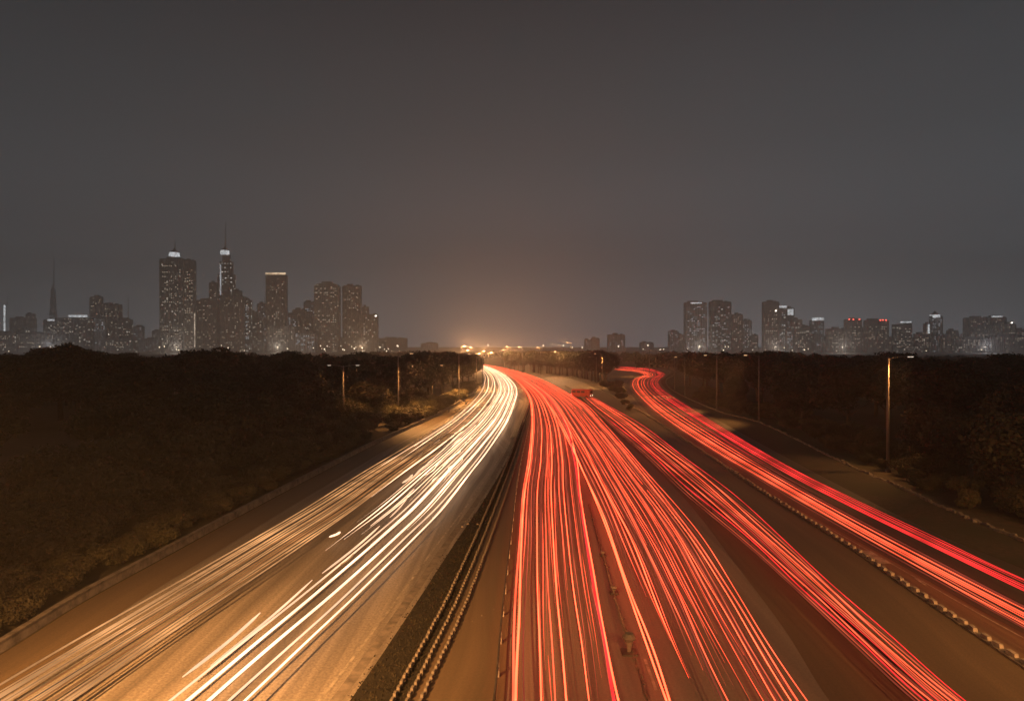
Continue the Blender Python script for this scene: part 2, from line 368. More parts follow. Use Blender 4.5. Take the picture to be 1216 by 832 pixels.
# ------------------------------------------------------------------ light trails (glowing filaments hanging at lamp height over the lanes)
def bounds(rows, z, n=8):
    A = cr_spline([G(l, y, z) for l, r, y in rows], n); B = cr_spline([G(r, y, z) for l, r, y in rows], n); return A, B
WL = [(-422, 88, 1050), (-160, 238, 900), (-41, 306, 832), (85, 378, 760), (190, 440, 700), (295, 500, 640), (365, 538, 600), (430, 567, 560), (480, 588, 530), (528, 606, 500), (553, 613, 480), (568, 616, 465), (573, 612, 455), (574, 602, 446), (569, 590, 439), (561, 577, 434), (551, 565, 431.3), (535, 552, 429.6)]
R1 = [(590, 800, 1050), (603, 753, 900), (607, 736, 832), (609, 722, 760), (612, 709, 700), (616, 699, 640), (620, 690, 580), (627, 684, 540), (631, 672, 500), (629, 655, 475), (621, 638, 460), (611, 622, 450), (600, 608, 442), (586, 592, 436.5), (568, 572, 432.5)]
R2 = [(885, 1100, 1050), (812, 1012, 900), (788, 962, 832), (764, 913, 760), (743, 875, 700), (722, 836, 640), (706.5, 804, 600), (690, 769, 560), (677, 743.5, 530), (662, 716, 500), (651, 696, 480), (639, 672, 465), (622, 648, 452), (606, 624, 443), (588, 598, 436.5), (569, 576, 432.5)]
R3 = [(1320, 1400, 1000), (1180, 1250, 900), (1088, 1148, 832), (1003, 1057, 755), (945, 995, 700), (880, 930, 640), (808, 862, 580), (765, 810, 540), (725, 762, 505), (702, 725, 483), (690, 704, 471)]
R4 = [(1500, 1560, 835), (1330, 1400, 780), (1216, 1290, 735), (1110, 1190, 680), (1010, 1095, 632), (915, 1005, 583), (840, 915, 537), (785, 840, 497), (757, 797, 470), (749, 783, 458), (752, 781, 451), (764, 786, 446), (756, 790, 441.5), (735, 766, 438.5), (722, 738, 437)]
# for the right motorway use the clean left/right limits
R4 = [(1500, 1500, 890)] and [(1480, 1480+0, 890)]
def two(lp, rp, z, n=8):
    return cr_spline([G(x, y, z) for x, y in lp], n), cr_spline([G(x, y, z) for x, y in rp], n)
R4L = [(1440, 870), (1216, 747), (1110, 688), (1010, 632), (915, 577), (840, 532), (780, 492), (758, 472), (749, 459), (751, 450), (763, 445), (752, 441.5), (728, 439)]
R4R = [(1440, 782), (1216, 686), (1110, 637), (1010, 590), (935, 552), (868, 513), (812, 479), (788, 463), (782, 454), (785, 448.5), (789, 443), (768, 437), (733, 435)]

def glow(name, col, s, vary=.45, scale=.12): M[name] = glow_mat(name, col, s, vary, scale)
glow('trail_white', (1, .60, .36), 2.7*WHITE_E, .35)
glow('trail_cream', (1, .58, .34), 1.5*WHITE_E, .4)
glow('trail_tan', (1, .47, .18), .62*WHITE_E, .6, .2)
glow('trail_amber', (1, .40, .13), .33*WHITE_E, .6, .2)
glow('trail_hot', (1, .062, .023), 7.0*RED_E, .3)
glow('trail_red', (1, .088, .036), 2.5*RED_E, .45)
glow('trail_pink', (1, .14, .062), .85*RED_E, .5)
glow('trail_crimson', (1, .035, .034), 1.5*RED_E, .5)
glow('trail_deep', (1, .16, .09), .28*RED_E, .5)

ntr = [0]
def trail(A, B, u0, s0, s1, r, mk, label, group, amp=.02, du=0.0, dz=0.0, jag=0.0):
    n = len(A); i0, i1 = int(s0*(n-1)), int(s1*(n-1)); idx = np.arange(i0, i1+1, 1 if jag == 0 else .25)
    ph = random.uniform(0, 6.28); fr = random.uniform(2, 5)
    t = idx/(n-1); u = u0 + du*t + amp*np.sin(ph+fr*6.28*t)
    if jag: u = u + np.interp(t, np.linspace(0, 1, 160), rng.normal(0, jag, 160))
    a = np.stack([np.interp(idx, np.arange(n), A[:, k]) for k in range(3)], 1); b_ = np.stack([np.interp(idx, np.arange(n), B[:, k]) for k in range(3)], 1)
    P = a*(1-u[:, None]) + b_*u[:, None]; P[:, 2] += dz
    if len(P) < 3: return
    if np.linalg.norm(P[-1]-P[0]) < .5: return
    org = P[0].copy(); Q = P-org
    m = len(Q); prof = np.clip(np.minimum(np.arange(m)/(9.0 if s0 > 0 else 2.0), np.arange(m)[::-1]/3.0), .12, 1)
    rr = r*prof*np.clip(.75+P[:, 1]/160, .8, 1.6)
    mb = MB(); mb.tube(Q, rr, 6, flat=.7)
    o = mb.build('light_trail', M[mk], loc=tuple(org)); tag(o, label, 'light trail', group); ntr[0] += 1; return o

WA, WB = bounds(WL, .65)
G1 = 'white headlight trails on the left carriageway'
LW = 'long cream white headlight trail in the bright bundle of the left carriageway'
N1 = len(WA)-1
def row_s(rows, y):                        # curve parameter of a photo row
    ys = [q_[-1] for q_ in rows]; k_ = np.arange(len(ys)); return float(np.interp(-y, [-v for v in ys], k_))/(len(ys)-1)
for i in range(15):                        # full-length bright ones
    u = .50 + .46*(i/14) + random.uniform(-.015, .015)
    s0 = 0 if i in (6, 8, 10, 12, 14) else row_s(WL, random.uniform(560, 700))
    trail(WA, WB, u, s0, 1, random.uniform(.055, .09) if s0 == 0 else random.uniform(.03, .06), 'trail_white' if i % 3 else 'trail_cream', LW, G1, .007)
for i in range(5):                         # far bright ones filling the left lanes of the bend
    u = .08 + .40*(i/4); trail(WA, WB, u, row_s(WL, random.uniform(515, 590)), 1, .07, 'trail_white' if i % 2 else 'trail_cream', 'white headlight trail that begins midway in the inner lanes of the bend', G1, .02)
for i in range(26):                        # broken far pieces
    a = random.uniform(470, 590); s0 = row_s(WL, a); s1 = row_s(WL, a-random.uniform(10, 26))
    trail(WA, WB, random.uniform(.35, .85), s0, s1, random.uniform(.03, .08), random.choice(['trail_white', 'trail_cream', 'trail_tan']), 'short broken headlight streak in the middle of the left carriageway', 'short headlight streaks', .01, jag=.010)
for i in range(20):                        # thin tan lines of the near left lanes
    u = .03 + .33*(i/19) + random.uniform(-.01, .01)
    trail(WA, WB, u, 0, row_s(WL, random.uniform(440, 540)), random.uniform(.025, .06), random.choice(['trail_tan', 'trail_amber', 'trail_amber', 'trail_tan', 'trail_cream'] if i % 4 == 0 else ['trail_tan', 'trail_amber']), 'thin tan headlight trail in the outer left lanes', 'tan headlight trails of the outer left lanes', .006)
# the short streaks the photo shows apart from the bundle
def streak(p0, p1, r, mk, label, z=.65):
    a, b_ = G(*p0, z), G(*p1, z); P = np.array([a + (b_-a)*t for t in np.linspace(0, 1, 9)])
    P[:, 0] += np.sin(np.linspace(0, 3.14, 9))*.12; org = P[0].copy()
    rr = r*np.array([.3, .9, 1, 1, 1, 1, 1, .9, .3]); mb = MB(); mb.tube(P-org, rr, 8, flat=.7)
    tag(mb.build('light_trail', M[mk], loc=tuple(org)), label, 'light trail')
streak((217, 803), (309, 727), .075, 'trail_cream', 'upper left short cream streak standing alone in the near left carriageway')
streak((250, 790), (371, 688), .06, 'trail_cream', 'short cream streak just right of the leftmost lone streak')
streak((383, 680), (451, 624), .07, 'trail_cream', 'cream streak in the middle of the left carriageway above the lone streaks')
streak((403, 671), (420, 657), .05, 'trail_tan', 'faint stubby streak beside the middle cream streak')
streak((440, 624), (492, 580), .07, 'trail_cream', 'cream streak beginning beside the small dark car shape')
streak((463, 614), (485, 588), .06, 'trail_cream', 'short slanting streak crossing toward the bright bundle')
streak((391, 637), (404, 631), .09, 'trail_white', 'small bright blob of headlights between the tan and white trails')
streak((478, 573), (490, 563), .12, 'trail_cream', 'pale blurred headlight patch on the upper left carriageway')

G2 = 'red tail light trails of the first near stream'; G3 = 'red tail light trails of the fanning second stream'
A1, B1 = bounds(R1, .8); A2, B2 = bounds(R2, .8)
for i, (u, mk, r) in enumerate([(.015, 'trail_red', .05), (.05, 'trail_hot', .05), (.09, 'trail_red', .03), (.17, 'trail_pink', .025), (.27, 'trail_hot', .03), (.33, 'trail_deep', .05), (.40, 'trail_red', .03), (.50, 'trail_hot', .035), (.56, 'trail_deep', .06), (.63, 'trail_red', .03), (.71, 'trail_hot', .025), (.76, 'trail_deep', .05), (.84, 'trail_red', .02), (.955, 'trail_crimson', .06), (.985, 'trail_hot', .04), (.93, 'trail_deep', .03), (.22, 'trail_deep', .04), (.12, 'trail_deep', .03)]):
    s0 = 0 if i in (0, 1, 4, 7, 13, 14, 6, 17) else row_s([(0, 0, q_[2]) for q_ in R1], random.choice([650, 700, 760, 820, 900]))
    trail(A1, B1, u, s0, 1, r, mk, 'fine red tail light trail in the near straight stream right of the guard rail', G2, .010)
for i in range(50):                         # short ghost lines low over the lane, multiplied to imitate red road sheen
    a = random.uniform(500, 880); s0 = row_s(R1, a); s1 = row_s(R1, a-random.uniform(80, 280))
    trail(A1, B1, random.uniform(.06, .94), s0, s1, random.uniform(.012, .022), random.choice(['trail_red', 'trail_pink', 'trail_deep']), 'faint hairline red trail doubling as imitated road sheen in the near straight stream', 'faint red hairlines of the near stream', .01)
for i in range(37):
    u = .02 + .96*(i/36) + random.uniform(-.008, .008)
    mid = .22 < u < .62
    near = (u < .05) or (u > .66 and i % 4 != 3) or (.40 < u < .47)
    s0 = 0 if near else row_s(R2, random.uniform(620, 840))
    trail(A2, B2, u, s0, 1, random.uniform(.014, .04) if u > .1 else .04, random.choice(['trail_red', 'trail_hot', 'trail_pink', 'trail_red', 'trail_deep', 'trail_deep', 'trail_deep']), 'thin red tail light trail fanning out across the wide middle carriageway', G3, .010)
for i in range(50):  # faint trails, many added as a glowing sheen over the second stream
    a = random.uniform(480, 860); s0 = row_s(R2, a); s1 = row_s(R2, a-random.uniform(60, 220))
    trail(A2, B2, random.uniform(.12, .9), s0, s1, random.uniform(.012, .022), random.choice(['trail_red', 'trail_pink', 'trail_deep']), 'faint hairline red trail doubling as imitated road sheen of the fanning second stream', 'faint red hairlines of the second stream', .01)
A3, B3 = bounds(R3, .8)
for i in range(17):
    u = i/16 + random.uniform(-.015, .015)
    trail(A3, B3, u, 0, 1 if i % 3 else .85, random.uniform(.014, .038), random.choice(['trail_red', 'trail_red', 'trail_pink', 'trail_deep', 'trail_crimson', 'trail_deep']), 'red tail light trail on the slip road beside its guard rail', 'red tail light trails on the slip road', .025)
A4, B4 = two(R4L, R4R, .8)
for i in range(25):
    u = .02 + .96*(i/24) + random.uniform(-.01, .01)
    gap = .45 < u < .68
    mk = random.choice(['trail_red', 'trail_pink', 'trail_deep', 'trail_red']) if u < .5 else random.choice(['trail_crimson', 'trail_crimson', 'trail_crimson', 'trail_deep'])
    trail(A4, B4, u, row_s([(0, y) for x, y in R4L], random.uniform(560, 640)) if gap else 0, 1, random.uniform(.014, .038), mk, 'red tail light trail on the right motorway ' + ('outer lanes near the stone kerb' if u > .5 else 'inner lanes near the block divider'), 'red tail light trails on the right motorway', .012)

# ------------------------------------------------------------------ red minibus-like lorry at the head of the slip road
def rounded_box(mb, x0, x1, y0, y1, z0, z1, r=.12):
    rings = []
    for x in (x0, x0+r, x1-r, x1):
        q_ = r if x in (x0, x1) else 0
        rings.append([(x, y0+q_, z0+q_*.3), (x, y1-q_, z0+q_*.3), (x, y1-q_, z1-r-q_), (x, y1-q_-r, z1-q_), (x, y0+q_+r, z1-q_), (x, y0+q_, z1-r-q_)])
    n = len(mb.v); mb.loft(rings); k_ = 6
    mb.f.append(tuple(n+j for j in range(k_))[::-1]); mb.f.append(tuple(n+3*k_+j for j in range(k_)))
M['buspaint'] = noise_mat('red_vehicle_paint', (.42, .06, .05), (.3, .035, .03), 1.0, .4, 3)
M['glass'] = mat('dark_window_glass', (.02, .022, .025), .1, spec=.5)
M['rubber'] = mat('tyre_rubber', (.02, .02, .02), .9)
M['tail'] = glow_mat('tail_lamp', (1, .05, .04), 12, 0, sample='NONE')
M['head'] = glow_mat('head_lamp', (1, .9, .6), 2, 0, sample='NONE')
p = G(691, 472.5); bus = empty('red_van', (p[0], p[1], .02), R(-28)); tag(bus, 'red van with lit tail lamps at the far end of the slip road trails', 'van')
bus.scale = (.85, .85, .85)
b = MB(); rounded_box(b, -3.0, 3.0, -1.05, 1.05, .45, 2.65, .22); b.build('body', M['buspaint'], bus)
for x in (-2.2, -.8, .6):
    b = MB(); b.box((x+.1, -1.055, 1.9), (1.15, .03, .62)); b.build('window', M['glass'], bus)
b = MB(); b.box((3.0, 0, 1.85), (.04, 1.7, .8)); b.build('windscreen', M['glass'], bus)
for x in (-1.9, 1.9):
    for y in (-.98, .98):
        w = MB(); w.tube([(x, y-.14, .42), (x, y+.14, .42)], .42, 14); w.build('wheel', M['rubber'], bus)
for y in (-.8, .8):
    b = MB(); b.box((-3.02, y, 1.0), (.06, .3, .5)); b.build('tail_light', M['tail'], bus)
    b = MB(); b.box((3.02, y, .85), (.06, .36, .26)); b.build('headlight', M['head'], bus)

# ------------------------------------------------------------------ street lamps
def lamp_light(name, loc, power, parent=None, spot=True, col=SODIUM, size=.35, ang=150, blend=.7):
    ld = bpy.data.lights.new(name, 'SPOT' if spot else 'POINT'); ld.energy = power; ld.color = col; ld.shadow_soft_size = size
    if spot: ld.spot_size = R(ang); ld.spot_blend = blend
    o = bpy.data.objects.new(name, ld); COL.objects.link(o); o.location = loc
    if parent is not None: o.parent = parent
    return o
def street_lamp(px, ytop, ybase, arm, label, power=LAMP_P, double=False, group='street lamps along the motorway', r0=.14, emis='lamp_warm', dark=False, D=None, armlen=1.9, spot=True, col=SODIUM):
    p = G(px, ybase) if D is None else np.array((at(px, ybase, D)[0], D, 0.0))
    h = at(px, ytop, p[1])[2]
    t = empty('street_lamp', (p[0], p[1], 0)); tag(t, label, 'street lamp', group)
    b = MB(); b.box((0, 0, .15), (.45, .45, .3), 0, .8); b.build('base', M['concrete'], t)
    b = MB(); b.tube([(0, 0, .3), (0, 0, h*.5), (0, 0, h)], [r0, r0*.8, r0*.55], 8); b.build('pole', M['pole' if spot else 'darksteel'], t, True)
    for sgn in ((arm,) if not double else (arm, -arm)):
        a = MB(); a.tube([(0, 0, h-.25), (sgn*.6, 0, h-.02), (sgn*armlen, 0, h+.12)], [.06, .05, .045], 6); a.build('arm', M['pole'], t)
        c = MB(); c.tube([(sgn*armlen, 0, h+.10), (sgn*(armlen+.35), 0, h+.12), (sgn*(armlen+.85), 0, h+.10)], [.09, .19, .08], 8, flat=.5)
        hd_ = c.build('lamp_head', M['steel'], t)
        g_ = MB(); g_.box((sgn*(armlen+.42), 0, h+.03), (.5, .2, .05)); g_.build('diffuser', M[emis] if not dark else M['steel'], hd_)
        if not dark:
            lo = lamp_light('lamp_light', (sgn*(armlen+.42), 0, h+(-.25 if spot else 1.2)), power, t, spot=spot, col=col)
            if spot and not double and px < 600: lo.rotation_euler = (0, R(-30), 0)
            if spot and px > 740: lo.rotation_euler = (0, R(46), 0); lo.data.spot_size = R(100)
    return t
SL = [
 (1054, 424, 560, 1, 'tallest nearest street lamp against the dark trees on the right', 1),
 (901, 422, 501, -1, 'thin street lamp second from right before the dark trees', 1),
 (851, 422, 487, -1, 'thin street lamp third from right before the dark trees', 1),
 (813, 424, 471, -1, 'thin street lamp at the start of the right tree line', 1),
 (779, 416, 447, -1, 'rightmost pole of the close trio beside the far red bend', 1),
 (771, 415, 445, -1, 'middle pole of the close trio beside the far red bend', 0),
 (764, 417, 443, -1, 'leftmost pole of the close trio beside the far red bend', 0),
 (801, 425, 463, -1, 'thin pole close to the right bend of the motorway', 0),
 (715, 420, 458, -1, 'bright pole before the middle trees near the red bend', 1),
 (708, 424, 455, -1, 'faint thin pole just left of the bright pole in the middle trees', 0),
 (702, 425, 453, 1, 'faint thin pole farther left among the middle trees', 0),
 (644, 418, 441, 1, 'lone thin pole before the hazy middle wood', 1),
 (667, 431, 445, -1, 'short thin pole before the middle wood', 0),
 (408, 434, 505, 1, 'twin-headed street lamp leftmost of the left roadside row', 1),
 (473, 420, 499, 1, 'second street lamp from left of the left roadside row', 1),
 (513, 434, 476, 1, 'short dim street lamp before the left trees', 1),
 (545, 420, 478, 1, 'tall orange-lit street lamp right of the short dim one', 1),
 (566, 424, 462, 1, 'thin lamp pole near the glowing bend on the left', 1),
 (573, 424, 455, 1, 'thin lamp pole closest to the glowing bend on the left', 0),
]
for px, yt, yb, arm, lab, on in SL:
    street_lamp(px, yt, yb, arm, lab, double=(px == 408), dark=not on, power=LAMP_P*(.4 if px == 1054 else .1 if px == 408 else 1.0 if px > 740 else .8 if px > 600 else 1.7 if px > 430 else .8), emis='lamp_white' if px in (1054, 408) else 'lamp_warm', r0=.16 if px != 1054 else .17)
# lamps of the bend itself, their heads glowing over the far trees
far = [(548, 411, 437), (557, 413, 436), (552, 416, 437.5), (571, 417, 438), (565, 420, 440), (580, 419, 438), (594, 416, 439), (599, 415, 440), (606, 412, 441), (615, 416, 442), (620.5, 412, 443), (642, 413, 445), (664, 418, 447), (678, 407, 449)]
for i, (px, yt, yb) in enumerate(far):
    yb2 = 411 + 13/ (13-at(px, yt, 100)[2]*0+0) * 0 + (yb-411)
    street_lamp(px, yt, yb2, 1 if px < 600 else -1, 'distant glowing street lamp over the hazy bend', power=LAMP_P*(2.1 if px < 590 else .65), col=(1, .47, .175), group='distant lamps along the far bend', armlen=1.2, spot=False)
# unseen lamps added behind and beside the camera to light the near lanes
for x, y, a, pw, aim, ang in ((-18, 4, 1, 13, (-11.5, 26, 0), 58), (-6, -4, 1, 2.2, (0, 24, 0), 46), (10, -4, 1, 3.2, (15, 24, 0), 58), (34, 6, -1, 4, (26, 32, 0), 58), (46, 26, -1, .7, (38, 56, 0), 64)):
    t = empty('street_lamp', (x, y, 0)); tag(t, 'street lamp added unseen beside the viewpoint to light the near lanes', 'street lamp', 'added unseen lamps by the viewpoint')
    b = MB(); b.tube([(0, 0, 0), (0, 0, 8), (0, 0, 16)], [.18, .13, .09], 8); b.build('pole', M['pole'], t)
    b = MB(); b.tube([(0, 0, 16), (a*2, 0, 16.2)], .06, 6); b.build('arm', M['pole'], t)
    b = MB(); b.box((a*2.4, 0, 16.15), (.9, .4, .16)); hd_ = b.build('lamp_head', M['steel'], t)
    b = MB(); b.box((a*2.4, 0, 16.0), (.7, .3, .06)); b.build('diffuser', M['lamp_warm'], hd_)
    l_ = lamp_light('lamp_light', (a*2.4, 0, 15.8), LAMP_P*pw, t, ang=ang, blend=.95)
    l_.rotation_euler = (Vector(aim)-Vector((x+a*2.4, y, 15.8))).to_track_quat('-Z', 'Y').to_euler()

# ------------------------------------------------------------------ vegetation
def crown_mesh(name, mt, nl, rad, h0, h1, nleaf, size, seed, flat=.75):
    r = np.random.default_rng(seed); V = []; cz = (h0+h1)/2; hz = (h1-h0)/2
    lob = []
    for i in range(nl):
        a = r.uniform(0, 2*math.pi); d = rad*.62*math.sqrt(r.uniform(0, 1)); z = cz + hz*.62*r.uniform(-.9, 1)*(1-.35*(d/rad))
        lob.append((d*math.cos(a), d*math.sin(a), z, rad*r.uniform(.28, .46)))
    lob.append((0, 0, h1-rad*.4, rad*.4)); lob = np.array(lob)
    w = lob[:, 3]**2; w /= w.sum(); ch = r.choice(len(lob), nleaf, p=w)
    d = r.normal(size=(nleaf, 3)); d[:, 2] = np.where(d[:, 2] < 0, d[:, 2]*.6, d[:, 2]); d /= np.linalg.norm(d, axis=1)[:, None]
    # twig-level clumps: leaves gather round a few hundred anchor directions
    rr = lob[ch, 3]*(.72+.34*r.random(nleaf)**.5)*(1+.16*np.sin(d[:, 0]*9+ch)*np.cos(d[:, 1]*8+ch*2)+.10*np.sin(d[:, 2]*15+ch))
    c = lob[ch, :3]+d*rr[:, None]*np.array((1, 1, flat)); c[:, 2] = np.maximum(c[:, 2], h0*.7+.1)
    nrm = d+r.normal(size=(nleaf, 3))*.55; nrm /= np.linalg.norm(nrm, axis=1)[:, None]
    t = np.cross(nrm, r.normal(size=(nleaf, 3))); t /= np.linalg.norm(t, axis=1)[:, None]; b = np.cross(nrm, t)
    s = size*r.uniform(.5, 1.3, nleaf)[:, None]; l = s*r.uniform(.5, .9, (nleaf, 1))
    v = np.stack([c-t*s, c-b*l*.8+t*s*.1, c+t*s, c+b*l+t*s*.2], 1).reshape(-1, 3)
    me = bpy.data.meshes.new(name); me.vertices.add(len(v)); me.vertices.foreach_set('co', v.ravel())
    me.loops.add(len(v)); me.loops.foreach_set('vertex_index', np.arange(len(v), dtype=np.int32))
    me.polygons.add(nleaf); me.polygons.foreach_set('loop_start', np.arange(0, len(v), 4, dtype=np.int32)); me.polygons.foreach_set('loop_total', np.full(nleaf, 4, dtype=np.int32))
    me.materials.append(mt); me.update(); me.validate(); return me
def trunk_mesh(name, h, r0, spread, seed):
    r = random.Random(seed); mb = MB()
    mb.tube([(0, 0, -.1), (r.uniform(-.1, .1), r.uniform(-.1, .1), h*.3), (r.uniform(-.3, .3), r.uniform(-.3, .3), h*.62), (0, 0, h*.86)], [r0*1.3, r0, r0*.7, r0*.2], 8)
    for k in range(5):
        a = k*1.26+r.uniform(-.3, .3); z = h*r.uniform(.25, .5)
        mb.tube([(0, 0, z), (math.cos(a)*spread*.35, math.sin(a)*spread*.35, z+h*.14), (math.cos(a)*spread*.7, math.sin(a)*spread*.7, z+h*.3)], [r0*.5, r0*.33, r0*.1], 6)
    return mb.mesh(name, M['bark'], True)
PROTO = []
for i, (nl, rad, h, nf, mt) in enumerate(((15, 4.6, 10, 9000, 'leaf0'), (18, 5.4, 10.5, 10000, 'leaf2'), (12, 3.9, 10.5, 8000, 'leaf0'), (20, 6.0, 10, 11000, 'leaf0'))):
    PROTO.append((crown_mesh('crown', M[mt], nl, rad, 2.6, h, nf, .24, 20+i), trunk_mesh('trunk', h, .26, rad, i), h))
BUSH = []
for i, (nl, rad, h, nf, mt) in enumerate(((10, 2.5, 3.0, 6500, 'leaf1'), (12, 3.0, 3.3, 8000, 'leaf2'), (8, 1.9, 2.8, 5000, 'leaf1'), (11, 2.6, 3.0, 6500, 'leaf1'))):
    BUSH.append((crown_mesh('foliage', M[mt], nl, rad, .3, h, nf, .13, 60+i), trunk_mesh('stem', h*.8, .08, rad*.8, 40+i), h))
def plant(kind, x, y, h, label, group, wide=1.0):
    pr = random.choice(PROTO if kind == 'tree' else BUSH); s = h/pr[2]
    t = empty('broadleaf_tree' if kind == 'tree' else 'shrub', (x, y, 0), random.uniform(0, 6.28)); t.scale = (s*wide, s*wide, s)
    tag(t, label, 'tree' if kind == 'tree' else 'shrub', group)
    link('crown' if kind == 'tree' else 'foliage', pr[0], t); link('trunk' if kind == 'tree' else 'stem', pr[1], t)
def off_right(x, y):
    m = np.abs(EDGE_R[:, 1]-y) < 14
    return (not m.any()) or x > EDGE_R[m, 0].max()+3.5
LB = {'L': 'dark broadleaf tree in the wood left of the motorway', 'R': 'dark broadleaf tree in the wood right of the motorway', 'C': 'hazy orange-lit tree in the wood between the far bend and the red bend'}
taken = []
def free(x, y, d):
    for a, b_ in taken:
        if (a-x)**2+(b_-y)**2 < d*d: return False
    taken.append((x, y)); return True
RX = lambda y, C: float(np.interp(y, C[:, 1], C[:, 0]))
rail_m = RAIL[np.argsort(RAIL[:, 1])]; edge_m = EDGE_R[np.argsort(EDGE_R[:, 1])]
def railx(y):                              # leftmost road limit at depth y
    if y > 330: return float('nan')
    return RX(y, RAIL[:110])
cnt = dict(L=0, R=0, C=0)
def left_h(y, d):                          # height of the wood grows with distance from parapet and camera
    base = 3.0 + 6.0*min(1, max(0, (y-35)/90)); return base*(0.62+.38*min(1, d/14))
def near_curve(C, x, y): return float(np.min(np.hypot(C[:, 0]-x, C[:, 1]-y)))
# left wood
tries = 0
while cnt['L'] < 118 and tries < 9000:
    tries += 1
    y = 42+260*random.random()**1.15; d = 6+random.random()**1.3*(26+.62*y)
    x = railx(min(y, 225)) - d if y < 225 else random.uniform(-.74*y, -18)
    if x < -.80*y-4 or near_curve(RAIL, x, y) < 5.0: continue
    if not free(x, y, 5.0+y*.022): continue
    h = left_h(y, d)*random.uniform(.78, 1.3)
    px = 608+x/y*F
    lim = 13-(424-411)/F*y if px > 130 or px < 40 else 13.2
    h = min(h*1.12, lim+random.uniform(-1.3, .3), 12.2); h = max(h, 3.0)
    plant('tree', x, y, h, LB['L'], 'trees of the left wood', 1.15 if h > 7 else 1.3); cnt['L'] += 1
for px, yt, D in ((80, 407, 150), (62, 413, 175), (98, 413, 165), (262, 411, 160), (250, 417, 172), (232, 420, 185), (275, 417, 185), (330, 419, 190), (312, 421, 200), (365, 420, 200), (400, 424, 190), (20, 421, 160), (130, 421, 170), (180, 423, 190), (10, 419, 150), (45, 420, 210), (150, 419, 230), (205, 422, 160), (222, 420, 240), (290, 421, 150), (345, 417, 230), (385, 419, 240), (415, 421, 220), (110, 417, 220), (435, 418, 250), (72, 410, 120), (92, 413, 115), (240, 414, 130), (268, 416, 135), (300, 418, 260), (352, 419, 140), (155, 423, 130), (30, 424, 110)):
    x, y, h = at(px, yt, D); plant('tree', x, y, h+.3, LB['L'], 'trees of the left wood', 1.05)
for px, yt, yb in ((480, 421, 486), (492, 418, 480), (505, 417, 477), (520, 416, 473), (532, 418, 470), (545, 417, 467), (556, 421, 462), (500, 420, 470), (470, 422, 478), (455, 424, 482), (440, 425, 490), (425, 427, 492), (540, 417, 458), (525, 417, 460), (562, 422, 455), (568, 424, 450), (510, 418, 462), (550, 419, 452), (485, 421, 468), (565, 420, 445), (556, 418, 443)):
    c = G(px, yb); h = at(px, yt, c[1])[2]
    x, y = c[0]-2, c[1]+4
    if near_curve(RAIL, x, y) < 4.2: x -= 4
    plant('tree', x, y, h, LB['L'], 'trees of the left wood', .85)
# right wood
tries = 0
while cnt['R'] < 88 and tries < 9000:
    tries += 1
    y = 48+230*random.random()**1.1; d = 5+random.random()**1.2*(16+.40*y)
    x = RX(y, EDGE_R[:95]) + d if y < 165 else random.uniform(34+(y-165)*.25, .76*y)
    if x > .80*y+5 or near_curve(EDGE_R, x, y) < 4.6 or not off_right(x, y): continue
    if not free(x, y, 5.0+y*.022): continue
    px = 608+x/y*F; lim = 13-((417 if px < 960 else 425)-411)/F*y
    h = min(random.uniform(9.5, 11.8), lim+random.uniform(-1.2, .5)) if d > 9 else random.uniform(6, 8.6)
    plant('tree', x, y, max(h, 4), LB['R'], 'trees of the right wood', 1.1); cnt['R'] += 1
for px, yt, D in ((1075, 420, 190), (1065, 418, 195), (1020, 421, 210), (990, 422, 230), (930, 418, 200), (905, 417, 185), (880, 419, 190), (860, 417, 175), (835, 419, 190), (820, 418, 180), (795, 417, 200), (787, 418, 450), (777, 417, 460), (765, 416, 470), (770, 417, 440), (782, 416, 440), (756, 417, 480), (748, 420, 500), (742, 422, 520), (808, 416, 200), (800, 416, 240), (812, 417, 230), (1150, 423, 240), (1185, 426, 220), (1210, 422, 260), (1110, 424, 260), (1078, 417, 140), (1000, 421, 150), (968, 419, 190), (1160, 423, 150), (1202, 420, 130), (1125, 426, 140), (945, 423, 160)):
    x, y, h = at(px, yt, D)
    if not off_right(x, y): continue
    plant('tree', x, y, h+.2, LB['R'], 'trees of the right wood', 1.0)
# middle wood
for px in range(604, 740, 4):
    for k_ in range(2 if px % 2 else 1):
        yb = np.interp(px, [600, 640, 680, 715, 745], [440, 443, 447, 455, 460])-k_*2.6-random.uniform(0, 1.2); c = G(px+random.uniform(-2, 2), yb)
        yt = 416.5 + random.uniform(-1.5, 2.5); h = at(px, yt, c[1])[2]
        if near_curve(MW_L, c[0], c[1]+3) < 7 or near_curve(MW_R, c[0], c[1]+3) < 7: continue
        plant('tree', c[0], c[1]+3, max(6, h), LB['C'], 'trees of the middle wood', 1.0)
for px, yb, hh in ((735, 468, 2.0), (738, 475, 1.7), (742, 482, 1.5), (728, 465, 2), (722, 461, 2.2), (748, 487, 1.2), (733, 461, 2.4), (741, 468, 1.6), (716, 459, 2)):
    c = G(px, yb); plant('shrub', c[0], c[1], hh, 'small dark shrub in the wedge left of the far red bend', 'shrubs in the wedge')
